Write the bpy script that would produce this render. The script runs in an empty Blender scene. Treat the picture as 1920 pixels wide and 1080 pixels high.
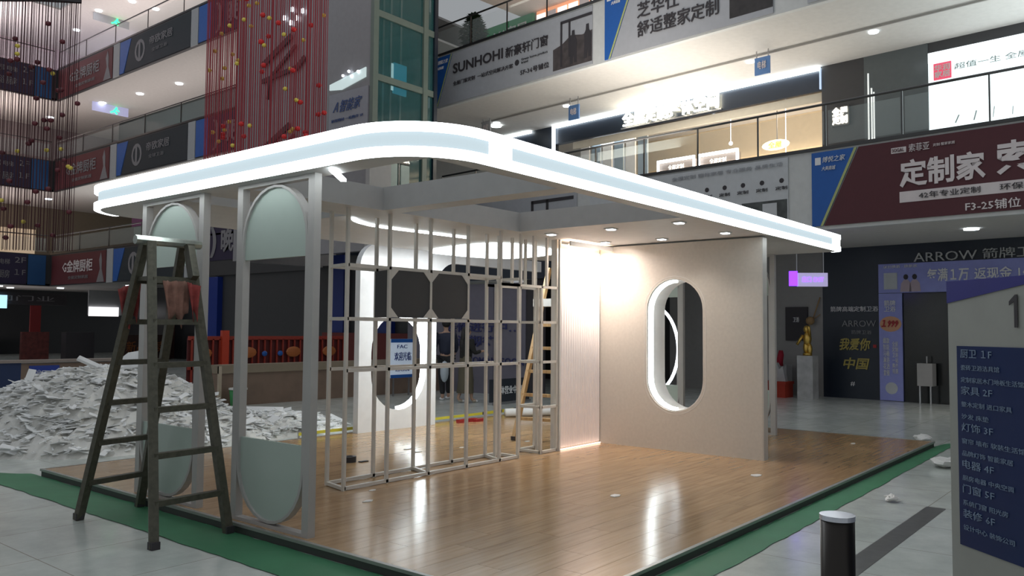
import bpy, bmesh, math, random
from mathutils import Vector, Matrix
random.seed(7)
sc = bpy.context.scene
# ------------------------------------------------------------------ camera, world, exposure
cd = bpy.data.cameras.new('camera'); cam = bpy.data.objects.new('camera', cd)
sc.collection.objects.link(cam); sc.camera = cam
cd.sensor_width = 36; cd.lens = 1532.1/1920*36; cd.clip_end = 300; cd.clip_start = .05
F = Vector((.7749, .63009, .05015)); RT = Vector((.63053, -.77612, .00848)); UP = Vector((-.04427, -.02505, .99871))
cam.matrix_world = Matrix(((RT.x, UP.x, -F.x, -3.41483), (RT.y, UP.y, -F.y, -2.50253), (RT.z, UP.z, -F.z, 1.5), (0, 0, 0, 1)))
wd = bpy.data.worlds.new('world'); sc.world = wd; wd.use_nodes = True
wd.node_tree.nodes['Background'].inputs[0].default_value = (.80, .84, .88, 1)
wd.node_tree.nodes['Background'].inputs[1].default_value = .38
vs = sc.view_settings; vs.view_transform = 'Standard'; vs.look = 'None'; vs.gamma = 1; vs.exposure = 0; vs.use_curve_mapping = False

def light(name, kind, loc, power, color=(1, 1, 1), size=1.0, size_y=None, target=None, spot=None, blend=.5):
    l = bpy.data.lights.new(name, kind); l.energy = power; l.color = color
    if kind == 'AREA':
        l.size = size
        if size_y: l.shape = 'RECTANGLE'; l.size_y = size_y
    else: l.shadow_soft_size = size
    if kind == 'SPOT': l.spot_size = spot; l.spot_blend = blend
    o = bpy.data.objects.new(name, l); sc.collection.objects.link(o); o.location = loc
    if target is not None:
        d = (Vector(target)-Vector(loc)); o.rotation_euler = d.to_track_quat('-Z', 'Y').to_euler()
    return o

# ------------------------------------------------------------------ materials
_m = {}
def mat(name, col, rough=.6, metal=0., emit=0., ecol=None, var=.06, scale=8., bump=0., alpha=1., trans=0., spec=.5, bscale=None):
    if name in _m: return _m[name]
    m = bpy.data.materials.new(name); m.use_nodes = True; nt = m.node_tree; b = nt.nodes['Principled BSDF']
    c = [x for x in col]
    tc = nt.nodes.new('ShaderNodeTexCoord'); nz = nt.nodes.new('ShaderNodeTexNoise'); nz.inputs['Scale'].default_value = scale
    nz.inputs['Detail'].default_value = 4
    nt.links.new(tc.outputs['Object'], nz.inputs['Vector'])
    mx = nt.nodes.new('ShaderNodeMix'); mx.data_type = 'RGBA'
    mx.inputs[6].default_value = (*[max(0, x*(1-var*2)) for x in c], 1); mx.inputs[7].default_value = (*[min(1, x*(1+var)) for x in c], 1)
    nt.links.new(nz.outputs['Fac'], mx.inputs[0]); nt.links.new(mx.outputs[2], b.inputs['Base Color'])
    b.inputs['Roughness'].default_value = rough; b.inputs['Metallic'].default_value = metal
    b.inputs['Specular IOR Level'].default_value = spec
    if emit: b.inputs['Emission Color'].default_value = (*(ecol or col), 1); b.inputs['Emission Strength'].default_value = emit
    if alpha < 1: b.inputs['Alpha'].default_value = alpha
    if trans: b.inputs['Transmission Weight'].default_value = trans
    if bump:
        bp = nt.nodes.new('ShaderNodeBump'); bp.inputs['Strength'].default_value = bump
        if bscale:
            n2 = nt.nodes.new('ShaderNodeTexNoise'); n2.inputs['Scale'].default_value = bscale; nt.links.new(tc.outputs['Object'], n2.inputs['Vector'])
            nt.links.new(n2.outputs['Fac'], bp.inputs['Height'])
        else: nt.links.new(nz.outputs['Fac'], bp.inputs['Height'])
        nt.links.new(bp.outputs[0], b.inputs['Normal'])
    _m[name] = m; return m
def glow(name, col, s): return mat(name, col, .5, emit=s, var=0)

def floor_mat():
    m = bpy.data.materials.new('polished_marble'); m.use_nodes = True; nt = m.node_tree; b = nt.nodes['Principled BSDF']; N = nt.nodes.new; L = nt.links.new
    tc = N('ShaderNodeTexCoord'); mp = N('ShaderNodeMapping'); L(tc.outputs['Object'], mp.inputs[0])
    n1 = N('ShaderNodeTexNoise'); n1.inputs['Scale'].default_value = 2.2; n1.inputs['Detail'].default_value = 9; n1.inputs['Roughness'].default_value = .7; L(mp.outputs[0], n1.inputs['Vector'])
    r = N('ShaderNodeValToRGB'); r.color_ramp.elements[0].position = .3; r.color_ramp.elements[0].color = (.46, .49, .46, 1); r.color_ramp.elements[1].position = .72; r.color_ramp.elements[1].color = (.66, .69, .65, 1)
    L(n1.outputs['Fac'], r.inputs[0])
    bk = N('ShaderNodeTexBrick'); bk.offset = 0; bk.inputs['Scale'].default_value = 1; bk.inputs['Brick Width'].default_value = .8; bk.inputs['Row Height'].default_value = .8
    bk.inputs['Mortar Size'].default_value = .0035; bk.inputs['Mortar Smooth'].default_value = .1; bk.inputs['Color1'].default_value = (1, 1, 1, 1); bk.inputs['Color2'].default_value = (.95, .96, .95, 1); bk.inputs['Mortar'].default_value = (.55, .5, .44, 1)
    L(mp.outputs[0], bk.inputs['Vector'])
    mx = N('ShaderNodeMix'); mx.data_type = 'RGBA'; mx.blend_type = 'MULTIPLY'; mx.inputs[0].default_value = 1; L(r.outputs[0], mx.inputs[6]); L(bk.outputs['Color'], mx.inputs[7]); L(mx.outputs[2], b.inputs['Base Color'])
    n3 = N('ShaderNodeTexNoise'); n3.inputs['Scale'].default_value = 5; L(mp.outputs[0], n3.inputs['Vector'])
    mr = N('ShaderNodeMapRange'); mr.inputs[3].default_value = .1; mr.inputs[4].default_value = .24; L(n3.outputs['Fac'], mr.inputs[0]); L(mr.outputs[0], b.inputs['Roughness'])
    return m
def wood_mat(name, c1, c2, rough):
    m = bpy.data.materials.new(name); m.use_nodes = True; nt = m.node_tree; b = nt.nodes['Principled BSDF']; N = nt.nodes.new; L = nt.links.new
    tc = N('ShaderNodeTexCoord'); oi = N('ShaderNodeObjectInfo'); ad = N('ShaderNodeVectorMath'); ad.operation = 'ADD'
    vm = N('ShaderNodeVectorMath'); vm.operation = 'SCALE'; vm.inputs[0].default_value = (13, 7, 0); L(oi.outputs['Random'], vm.inputs['Scale'])
    L(tc.outputs['Object'], ad.inputs[0]); L(vm.outputs[0], ad.inputs[1])
    mp = N('ShaderNodeMapping'); mp.inputs['Scale'].default_value = (.9, 14, 1); L(ad.outputs[0], mp.inputs[0])
    n1 = N('ShaderNodeTexNoise'); n1.inputs['Scale'].default_value = 2; n1.inputs['Detail'].default_value = 6; L(mp.outputs[0], n1.inputs['Vector'])
    r = N('ShaderNodeValToRGB'); r.color_ramp.elements[0].position = .3; r.color_ramp.elements[0].color = (*c1, 1); r.color_ramp.elements[1].position = .7; r.color_ramp.elements[1].color = (*c2, 1); L(n1.outputs['Fac'], r.inputs[0])
    hs = N('ShaderNodeHueSaturation'); mr = N('ShaderNodeMapRange'); mr.inputs[3].default_value = .92; mr.inputs[4].default_value = 1.06; L(oi.outputs['Random'], mr.inputs[0]); L(mr.outputs[0], hs.inputs['Value']); L(r.outputs[0], hs.inputs['Color'])
    L(hs.outputs[0], b.inputs['Base Color']); b.inputs['Roughness'].default_value = rough
    return m
MARBLE = floor_mat(); OAK = wood_mat('oak_laminate', (.33, .20, .10), (.46, .30, .16), .18)
WOODPOLE = wood_mat('raw_pole_wood', (.36, .21, .09), (.6, .4, .2), .6)
WHITE = mat('white_paint', (.70, .69, .67), .5); CEIL = mat('booth_ceiling_paint', (.53, .53, .53), .6)
WARM = mat('warm_white_wall', (.58, .555, .51), .6, bump=.03, scale=30); FRAME = mat('grey_white_metal', (.42, .405, .39), .45)
LATT = mat('lattice_paint', (.66, .63, .58), .4); SOFF = mat('soffit_plaster', (.62, .60, .57), .8); FASC = mat('fascia_panel', (.62, .63, .62), .6)
DARK = mat('dark_shopfront', (.018, .019, .022), .35); CHAR = mat('charcoal_panel', (.045, .045, .048), .5); NAVY = mat('navy_panel', (.012, .02, .035), .35)
GREYW = mat('grey_stone_wall', (.30, .29, .28), .4); TGREY = mat('tower_grey_panel', (.30, .29, .30), .25)
BLUE = mat('royal_blue_print', (.015, .11, .42), .5); DBLUE = mat('deep_blue_wrap', (.008, .03, .22), .4); MAROON = mat('maroon_print', (.085, .015, .022), .5)
GREYB = mat('grey_banner_vinyl', (.42, .43, .46), .5); LGB = mat('pale_banner_vinyl', (.58, .60, .62), .5); INK = mat('dark_ink', (.04, .035, .04), .6); LINK = mat('pale_ink', (.75, .68, .68), .5)
WINK = mat('white_ink', (.80, .80, .82), .5); RAIL = mat('dark_steel_rail', (.09, .09, .09), .35, .8); STEEL = mat('brushed_steel', (.42, .42, .43), .3, .9, var=.02)
GREEN = mat('green_carpet', (.045, .20, .095), .55, bump=.25, bscale=6, var=.15, scale=2.5); TRIM = mat('aluminium_edge', (.42, .42, .40), .35, .6); SKIRT = mat('dark_skirting', (.05, .055, .05), .5)
LADR = mat('aged_ladder_metal', (.10, .095, .07), .5, .3, var=.3, scale=30); LTOP = mat('worn_bare_metal', (.42, .46, .42), .3, .7, var=.3, scale=20)
FROST = mat('frosted_green_glass', (.42, .50, .45), .35, var=.02); BEIGE = mat('veneer_barrier', (.22, .15, .11), .5, var=.15, scale=4); REDF = mat('red_fence_paint', (.30, .035, .02), .5)
LED = glow('led_white', (.90, .98, 1.), 9.); LEDM = mat('backlit_acrylic', (.02, .025, .03), .9, emit=.80, ecol=(.72, .86, .92), spec=0, var=0); LEDW = glow('led_warm', (1., .72, .48), 9.); LEDS = glow('led_soft', (.85, .93, 1.), 5.)
PURP = mat('lilac_print', (.30, .33, .72), .5); GOLD = mat('gold_metal', (.75, .5, .12), .3, .9); YEL = mat('yellow_tape', (.62, .55, .05), .5)
GLASS = mat('rail_glass', (.85, .95, .92), .05, alpha=.10, var=0); TEALG = mat('teal_lift_glass', (.05, .16, .16), .08, alpha=.55, var=.2)

# ------------------------------------------------------------------ geometry helpers
a5 = math.radians(5.2); ND = Vector((math.cos(a5), -math.sin(a5), 0)); UD = Vector((math.sin(a5), math.cos(a5), 0))
def W(a, b, c): return Vector((a, b, c))
def R(s, t, z): return ND*s + UD*t + Vector((0, 0, z))         # right-hand facade frame: s = distance out, t = along
class G:
    def __init__(s, fr=W): s.v = []; s.f = []; s.fr = fr
    def box(s, lo, hi):
        n = len(s.v); (x0, y0, z0), (x1, y1, z1) = lo, hi
        if x0 > x1: x0, x1 = x1, x0
        if y0 > y1: y0, y1 = y1, y0
        if z0 > z1: z0, z1 = z1, z0
        s.v += [s.fr(*p) for p in ((x0, y0, z0), (x1, y0, z0), (x1, y1, z0), (x0, y1, z0), (x0, y0, z1), (x1, y0, z1), (x1, y1, z1), (x0, y1, z1))]
        s.f += [tuple(n+i for i in q) for q in ((3, 2, 1, 0), (4, 5, 6, 7), (0, 1, 5, 4), (1, 2, 6, 5), (2, 3, 7, 6), (3, 0, 4, 7))]; return s
    def beam(s, p, q, w, h, up=(0, 0, 1)):
        p = s.fr(*p); q = s.fr(*q); d = (q-p).normalized(); u = Vector(up)
        if abs(d.dot(u)) > .98: u = Vector((1, 0, 0))
        r = d.cross(u).normalized()*w/2; t = r.cross(d).normalized()*h/2; n = len(s.v)
        for c in (p, q): s.v += [c-r-t, c+r-t, c+r+t, c-r+t]
        s.f += [tuple(n+i for i in k) for k in ((0, 1, 2, 3), (7, 6, 5, 4), (4, 5, 1, 0), (5, 6, 2, 1), (6, 7, 3, 2), (7, 4, 0, 3))]; return s
    def tube(s, p, q, r, k=8, r2=None):
        p = s.fr(*p); q = s.fr(*q); r2 = r if r2 is None else r2; d = (q-p).normalized(); u = Vector((0, 0, 1)) if abs(d.z) < .9 else Vector((1, 0, 0))
        a = d.cross(u).normalized(); b = d.cross(a); n = len(s.v)
        for c, rr in ((p, r), (q, r2)): s.v += [c+(a*math.cos(2*math.pi*i/k)+b*math.sin(2*math.pi*i/k))*rr for i in range(k)]
        s.f += [(n+i, n+(i+1) % k, n+k+(i+1) % k, n+k+i) for i in range(k)] + [tuple(n+k-1-i for i in range(k)), tuple(n+k+i for i in range(k))]; return s
    def ball(s, c, rx, ry=None, rz=None, u=10, v=6):
        ry = ry or rx; rz = rz or rx; c = s.fr(*c); n = len(s.v); s.v.append(c+Vector((0, 0, rz)))
        for j in range(1, v):
            for i in range(u):
                th = math.pi*j/v; ph = 2*math.pi*i/u; s.v.append(c+Vector((rx*math.sin(th)*math.cos(ph), ry*math.sin(th)*math.sin(ph), rz*math.cos(th))))
        s.v.append(c-Vector((0, 0, rz))); e = len(s.v)-1
        s.f += [(n, n+1+i, n+1+(i+1) % u) for i in range(u)]
        for j in range(v-2):
            for i in range(u): a = n+1+j*u; s.f.append((a+i, a+u+i, a+u+(i+1) % u, a+(i+1) % u))
        a = n+1+(v-2)*u; s.f += [(a+i, e, a+(i+1) % u) for i in range(u)]; return s
    def prism(s, pts, o, U, V, d):          # closed 2d outline pts in plane (o;U,V), extruded by vector d
        o = Vector(o); U = Vector(U); V = Vector(V); d = Vector(d); n = len(s.v); k = len(pts)
        base = [o+U*a+V*b for a, b in pts]; s.v += base + [p+d for p in base]
        s.f += [tuple(range(n, n+k)), tuple(range(n+2*k-1, n+k-1, -1))] + [(n+i, n+k+i, n+k+(i+1) % k, n+(i+1) % k) for i in range(k)]; return s
    def ring(s, A, B, o, U, V, d):          # band between outlines A (outer) and B (inner), same count, extruded by d
        o = Vector(o); U = Vector(U); V = Vector(V); d = Vector(d); k = len(A); n = len(s.v)
        for P in (A, B):
            base = [o+U*a+V*b for a, b in P]; s.v += base + [p+d for p in base]
        for i in range(k):
            j = (i+1) % k
            s.f += [(n+i, n+j, n+k+j, n+k+i), (n+2*k+i, n+3*k+i, n+3*k+j, n+2*k+j), (n+i, n+2*k+i, n+2*k+j, n+j), (n+k+i, n+k+j, n+3*k+j, n+3*k+i)]
        return s
def link(name, me, m, parent):
    o = bpy.data.objects.new(name, me); sc.collection.objects.link(o)
    if m: me.materials.append(m)
    if parent: o.parent = parent
    return o
def tag(o, label=None, cat=None, group=None, kind=None):
    for k, v in (('label', label), ('category', cat), ('group', group), ('kind', kind)):
        if v: o[k] = v
    return o
def org(p):
    v = Vector((0, 0, 0))
    while p: v = v + p.location; p = p.parent
    return v
def obj(name, g, m, parent=None, smooth=False, **k):
    me = bpy.data.meshes.new(name); O = org(parent)
    loc = Vector((0, 0, 0))
    if parent is None:      # own origin at the base centre
        xs = [v.x for v in g.v]; ys = [v.y for v in g.v]; loc = Vector(((min(xs)+max(xs))/2, (min(ys)+max(ys))/2, min(v.z for v in g.v)))
    me.from_pydata([v-O-loc for v in g.v], [], g.f)
    bm = bmesh.new(); bm.from_mesh(me); bmesh.ops.recalc_face_normals(bm, faces=bm.faces); bm.to_mesh(me); bm.free()
    if smooth: me.shade_smooth()
    o = link(name, me, m, parent); o.location = loc
    return tag(o, **k)
def thing(name, label, cat, loc, group=None, kind=None):
    o = bpy.data.objects.new(name, None); sc.collection.objects.link(o); o.location = loc; o.empty_display_size = .1
    return tag(o, label, cat, group, kind)
_tc = bpy.data.curves.new('lettering_source', 'FONT'); _to = bpy.data.objects.new('lettering_source', _tc); sc.collection.objects.link(_to)
def letter(body, P, U, w, h, m, parent, name='lettering', depth=.01, bold=0., shear=0., N=None):
    """flat raised lettering: bottom-left corner P, reading direction U, fitted to w x h metres"""
    _tc.body = body; _tc.resolution_u = 3 if body.isascii() else 1; _tc.offset = bold; _tc.shear = shear; _tc.space_line = 1.0
    dg = bpy.context.evaluated_depsgraph_get(); dg.update(); me = bpy.data.meshes.new_from_object(_to.evaluated_get(dg))
    if not me.vertices: return None
    P = Vector(P); U = Vector(U).normalized(); N = Vector(N) if N else U.cross(Vector((0, 0, 1)))
    V = N.cross(U)
    xs = [v.co.x for v in me.vertices]; ys = [v.co.y for v in me.vertices]; x0, x1, y0, y1 = min(xs), max(xs), min(ys), max(ys)
    O = org(parent); sx = w/max(1e-4, x1-x0); sy = h/max(1e-4, y1-y0); off = N*depth
    g = G(); vs_ = [P+U*((v.co.x-x0)*sx)+V*((v.co.y-y0)*sy) for v in me.vertices]; n = len(vs_)
    g.v = [v+off for v in vs_] + vs_; g.f = [tuple(p.vertices) for p in me.polygons]
    ec = {}
    for p in me.polygons:
        vv = list(p.vertices)
        for i in range(len(vv)): ec[(vv[i], vv[(i+1) % len(vv)])] = 1
    g.f += [(a+n, b+n, b, a) for (a, b) in ec if (b, a) not in ec]
    bpy.data.meshes.remove(me); mm = bpy.data.meshes.new(name); mm.from_pydata([v-O for v in g.v], [], g.f)
    return link(name, mm, m, parent)
def rt(body, s, tl, tr, z0, z1, m, parent, **k):   # lettering on the right facade, from t=tl (left end) to t=tr
    return letter(body, R(s-.012, tl, z0), -UD, tl-tr, z1-z0, m, parent, **k)
def lt(body, x, yl, yr, z0, z1, m, parent, **k):   # lettering on a wall x=const facing -X
    return letter(body, (x-.012, yl, z0), (0, -1, 0), yl-yr, z1-z0, m, parent, **k)
def ft(body, y, xl, xr, z0, z1, m, parent, **k):   # lettering on a wall y=const facing -Y
    return letter(body, (xl, y-.012, z0), (1, 0, 0), xr-xl, z1-z0, m, parent, **k)
def stadium(hw, z0, z1, n=14, grow=0.):            # pill outline, half width hw (+grow), bottom z0, top z1
    r = hw; a = []
    for i in range(n+1): t = math.pi*i/n; a.append(((r+grow)*math.cos(t), z1-r+(r+grow)*math.sin(t)))
    for i in range(n+1): t = math.pi+math.pi*i/n; a.append(((r+grow)*math.cos(t), z0+r+(r+grow)*math.sin(t)))
    return a
def filled(outer, holes, z0, z1):                  # horizontal slab with holes -> G
    c = bpy.data.curves.new('slab_source', 'CURVE'); c.dimensions = '2D'; c.fill_mode = 'BOTH'; c.extrude = (z1-z0)/2
    for P in [outer]+holes:
        s = c.splines.new('POLY'); s.points.add(len(P)-1); s.use_cyclic_u = True
        for i, p in enumerate(P): s.points[i].co = (p[0], p[1], 0, 1)
    o = bpy.data.objects.new('slab_source', c); sc.collection.objects.link(o); dg = bpy.context.evaluated_depsgraph_get(); dg.update()
    me = bpy.data.meshes.new_from_object(o.evaluated_get(dg)); g = G(); g.v = [v.co+Vector((0, 0, (z0+z1)/2)) for v in me.vertices]; g.f = [tuple(p.vertices) for p in me.polygons]
    bpy.data.objects.remove(o); bpy.data.curves.remove(c); bpy.data.meshes.remove(me); return g

# ------------------------------------------------------------------ added fills for atrium and soffits, and the shop's lighting
light('atrium_ambience_fill', 'AREA', (3, 12, 17), 520, (.86, .92, 1.), 14, 30, (3, 12, 0))  # area light added for overall ambience, no skylight there
light('third_floor_soffit_fill', 'AREA', tuple(R(13.4, 8, 5.2)), 420, (1., .93, .84), 2.4, 14, tuple(R(13.8, 8, 7.7)))  # unseen upward area lights, added to brighten the soffits of these floors
light('third_floor_soffit_fill', 'AREA', tuple(R(13.4, -1, 5.2)), 170, (.9, .97, 1.), 2.4, 6, tuple(R(13.8, -1, 7.7)))
light('fourth_floor_soffit_fill', 'AREA', tuple(R(13.8, 11, 9.6)), 120, (1., .9, .8), 2., 8, tuple(R(14.2, 11, 12)))
light('gallery_soffit_fill', 'AREA', (14.3, 31, 9.4), 160, (.95, .85, .82), 3., 14, (14.3, 31, 12.))  # these upward area lights are added to brighten the far gallery soffits
light('gallery_soffit_fill', 'AREA', (14.3, 31, 13.7), 300, (1., .88, .86), 3., 14, (14.3, 31, 16.))
light('gallery_soffit_fill', 'AREA', (8, 40, 13.7), 420, (1., .86, .9), 7., 3, (8, 40, 16.))
light('gallery_soffit_fill', 'AREA', (8, 40, 9.4), 330, (1., .82, .78), 7., 3, (8, 40, 12.))
light('gallery_soffit_fill', 'AREA', (7, 40.5, 5.0), 230, (1., .82, .80), 9., 3, (7, 40.5, 7.7))
light('gallery_soffit_fill', 'AREA', (13.9, 31, 5.0), 170, (.95, .92, .9), 2.4, 14, (13.9, 31, 7.7))
light('far_ground_soffit_fill', 'AREA', (10, 40, .6), 60, (1., .9, .88), 9., 3, (10, 40, 3))  # unseen lamp added to brighten the far ground floor soffit
light('shop_light', 'AREA', tuple(R(17.2, 8.6, 7.0)), 170, (1., .80, .55), 2.4, 6, tuple(R(17.2, 8.6, 4)))

# ------------------------------------------------------------------ the setting
g = G().box((-12, -12, -.2), (40, 60, 0)); obj('floor', g, MARBLE, kind='structure')
g = G().box((-3, -.94, 0), (4.38, -.79, .003)); obj('trim_1', g, mat('dark_granite_inlay', (.12, .12, .115), .3, var=.25, scale=12), kind='structure')
g = G().box((-1.2, 2.9, 0), (-.9, 4.6, .003)); 
g = G().box((-1.55, 4.25, 0), (-1.1, 4.5, .002))
LV = [3.4, 7.73, 12.03, 16.33]
# right-hand facade
k = 0
for z in LV[:3]:
    s1 = 15.5
    obj('ceiling' if k == 0 else 'ceiling', G(R).box((11.75, -9, z+.02), (s1+5, 16 if k else 14.6, z+.10)), SOFF, kind='structure')
    o = obj('trim_2', G(R).box((11.74, -9, z), (11.86, 14.75, z+1.5)), FASC, kind='structure')
    o = obj('trim_3', G(R).box((11.70, -9, z+1.5), (11.9, 14.75, z+1.56)), RAIL, kind='structure')
    o = obj('floor', G(R).box((11.86, -9, z+.85), (s1+5, 14.7, z+.93)), GREYW, kind='structure'); k += 1
wr = obj('wall_right', G(R).box((15.5, -9, 0), (15.7, 5.31, 3.42)), NAVY, kind='structure')
obj('wall_right', G(R).box((15.5, 5.31, 0), (15.7, 9.5, 3.42)), GREYW, kind='structure')
obj('wall_right', G(R).box((15.5, 9.5, 0), (15.7, 14.7, 3.42)), DARK, kind='structure')
obj('wall_right', G(R).box((15.5, 4.3, 4.3), (15.8, 5.28, 7.75)), CHAR, kind='structure')
obj('wall_right', G(R).box((15.5, 2.94, 4.3), (15.8, 4.3, 7.75)), mat('slate_panel', (.10, .115, .12), .25), kind='structure')
obj('wall_right', G(R).box((15.52, -9, 7.54), (15.8, 2.94, 7.75)), CHAR, kind='structure')
obj('wall_right', G(R).box((15.5, 5.28, 7.18), (15.7, 13.66, 7.75)), NAVY, kind='structure')
obj('wall_right', G(R).box((15.5, 13.66, 4.3), (15.7, 16, 7.75)), NAVY, kind='structure')
obj('wall_back', G(R).box((19.2, 5.0, 4.3), (19.3, 13.7, 7.75)), mat('cream_shop_wall', (.72, .60, .42), .6), kind='structure')
obj('wall_back', G(R).box((15.7, 5.0, 4.3), (19.2, 5.1, 7.75)), mat('cream_shop_wall', (.7, .6, .45), .6), kind='structure')
obj('wall_right', G(R).box((16.5, -3, 8.6), (16.6, 16.5, 12.05)), mat('fourth_floor_wall', (.30, .26, .22), .5), kind='structure')
# lift / column block in the middle
obj('wall_middle', G().box((9.5, 12.45, 3.35), (9.7, 18.0, 17.5)), TGREY, kind='structure')
obj('wall_middle', G().box((9.5, 18.0, 3.35), (13, 18.2, 17.5)), TGREY, kind='structure')
# left-hand facade
k = 0
for z in (3.3, 7.7, 12.0, 16.33):
    if z < 16:
        obj('trim_4', G().box((12.42, 18.2, z), (12.55, 38, z+1.45)), CHAR, kind='structure')
        obj('trim_5', G().box((12.40, 18.2, z+1.45), (12.6, 38, z+1.52)), RAIL, kind='structure')
        obj('trim_6', G().box((-6, 38, z), (12.42, 38.15, z+1.45)), CHAR, kind='structure')
        obj('floor', G().box((12.55, 18.2, z+.85), (22, 38, z+.93)), GREYW, kind='structure')
        obj('floor', G().box((-6, 38.15, z+.85), (22, 46, z+.93)), GREYW, kind='structure')
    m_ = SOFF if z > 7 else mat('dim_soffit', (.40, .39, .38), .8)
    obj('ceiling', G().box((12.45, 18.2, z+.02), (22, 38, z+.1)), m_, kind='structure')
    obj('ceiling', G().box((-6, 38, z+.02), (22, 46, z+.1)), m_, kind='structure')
obj('wall_left', G().box((16.3, 18.2, 4.2), (16.4, 38, 7.72)), mat('dim_shopfront', (.05, .055, .055), .4), kind='structure')
obj('wall_left', G().box((16.3, 18.2, 8.6), (16.4, 40, 12.02)), mat('teal_dark_shopfront', (.028, .042, .044), .4), kind='structure')
obj('wall_left', G().box((16.3, 18.2, 12.9), (16.4, 36, 16.4)), mat('teal_dark_shopfront', (.028, .042, .044), .4), kind='structure')
obj('wall_left', G().box((16.2, 22, 0), (16.3, 38, 3.32)), DARK, kind='structure')
obj('wall_left', G().box((12.5, 12.0, 0), (12.6, 24.0, 3.4)), CHAR, kind='structure')
obj('wall_left', G().box((12.6, 24.0, 0), (16.2, 24.1, 3.4)), CHAR, kind='structure')
obj('wall_back', G().box((-6, 44, 0), (22, 44.1, 3.32)), DARK, kind='structure')
obj('wall_back', G().box((-6, 44, 4.2), (22, 44.1, 7.72)), mat('sandy_shop_wall', (.20, .16, .11), .6), kind='structure')
obj('wall_back', G().box((-6, 44, 8.6), (22, 44.1, 12.02)), mat('mauve_shop_wall', (.26, .22, .22), .6), kind='structure')
obj('wall_back', G().box((-6, 44, 12.9), (22, 44.1, 16.4)), mat('pale_shop_wall', (.5, .42, .44), .6), kind='structure')

# ------------------------------------------------------------------ platform
P = thing('booth_platform', 'low oak floored booth platform with dark skirting under the lit canopy', 'platform', (4.25, 3.15, 0))
obj('skirting', G().box((0.01, .01, 0), (8.49, 6.29, .055)), SKIRT, P)
g = G(); e = .03
for lo, hi in (((0, 0), (8.5, e)), ((0, 6.3-e), (8.5, 6.3)), ((0, e), (e, 6.3-e)), ((8.5-e, e), (8.5, 6.3-e))): g.box((*lo, .052), (*hi, .073))
obj('edge_trim', g, TRIM, P, label='aluminium edge strip')
pm = None; rows = 31; rw_ = (6.3-2*e)/rows; first = {}
for r in range(rows):
    x = e; y0 = e+r*rw_; off = [1.21, .6, .95, .35][r % 4]; seg = off
    while x < 8.5-e-.02:
        x1 = min(x+seg, 8.5-e); key = round(x1-x, 2); seg = 1.21
        if key not in first:
            me = bpy.data.meshes.new('plank'); L_ = x1-x; g = G().box((.0012, .0012, .055), (L_-.0012, rw_-.0012, .07)); me.from_pydata(g.v, [], g.f); me.materials.append(OAK); first[key] = me
        o = bpy.data.objects.new('plank', first[key]); sc.collection.objects.link(o); o.parent = P; o.location = (x-4.25, y0-3.15, 0)
        x = x1
# green protective sheet round the platform
def sheet(pts, name, label, nx):
    g = G(); 
    for i in range(nx):
        for j in range(5):
            t = i/(nx-1); u = j/4; a = pts[0].lerp(pts[1], t); b = pts[3].lerp(pts[2], t); p = a.lerp(b, u)
            p = p + Vector((random.uniform(-.01, .01), random.uniform(-.01, .01), .004+.010*abs(math.sin(i*1.7+j*2.1))*(1 if 0 < j < 4 else .2))); g.v.append(p)
    for i in range(nx-1):
        for j in range(4): a = i*5+j; g.f.append((a, a+1, a+6, a+5))
    return obj(name, g, GREEN, None, True, label=label, cat='carpet')
V3 = Vector
sheet([V3((-.42, 6.95, 0)), V3((-.40, -.3, 0)), V3((-.0, -.3, 0)), V3((-.0, 6.5, 0))], 'floor_carpet', 'green protective floor sheet along the oval panel side of the platform', 60)
sheet([V3((-.40, -.3, 0)), V3((9.2, -.16, 0)), V3((8.6, 0, 0)), V3((0, 0, 0))], 'floor_carpet', 'green protective floor sheet along the open side of the platform by the bollard', 70)

# ------------------------------------------------------------------ canopy
zb, zt = 2.57, 2.78; CX, CY0, CY1 = 7.8, .96, 5.55
def rrect(x0, y0, x1, y1, rs, off=0., n=14):
    P_ = []
    for (cx, cy, r, a0) in ((x0+rs[0], y0+rs[0], rs[0], 180), (x1-rs[1], y0+rs[1], rs[1], 270), (x1-rs[2], y1-rs[2], rs[2], 0), (x0+rs[3], y1-rs[3], rs[3], 90)):
        for i in range(n+1): a = math.radians(a0+90*i/n); P_.append((cx+(r+off)*math.cos(a), cy+(r+off)*math.sin(a)))
    return P_
RS = (.58, .12, 2.3, .55); CX0 = -.05
def rect(x0, y0, x1, y1): return [(x0, y0), (x0, y1), (x1, y1), (x1, y0)]
C = thing('booth_canopy', 'white rounded booth canopy with glowing LED band round its edge', 'canopy', (3.9, 3.2, zb))
obj('ceiling_slab', filled(rrect(CX0, CY0, CX, CY1, RS, -.02), [rect(.2, 1.12, 1.58, 3.08), rect(1.8, 1.12, 3.57, 3.08), rect(.2, 3.62, 1.6, 4.05)], zb, zt), CEIL, C)
out = rrect(CX0, CY0, CX, CY1, RS)
n4 = 15
path = out[n4*3+3:] + out[:n4*2]        # from the back-left corner, round the near corner to the right end
def band(offs, z0, z1):
    g = G(); nrm = []
    for i, p in enumerate(path):
        a = Vector(path[max(0, i-1)]); b = Vector(path[min(len(path)-1, i+1)]); d = (b-a).normalized(); nrm.append(Vector((d.y, -d.x)))
    for p, n_ in zip(path, nrm):
        for o_ in offs: q = Vector(p)+n_*o_; g.v += [Vector((q.x, q.y, z0)), Vector((q.x, q.y, z1))]
    for i in range(len(path)-1):
        a = i*4; b = a+4; g.f += [(a, a+1, b+1, b), (a+2, b+2, b+3, a+3), (a, b, b+2, a+2), (a+1, a+3, b+3, b+1)]
    g.f += [(0, 2, 3, 1), (len(g.v)-4, len(g.v)-3, len(g.v)-1, len(g.v)-2)]; return g
fp = obj('fascia_band', band((-.02, .0), zb+.04, zt-.04), LEDM, C, label='pale backlit middle band')
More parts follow.
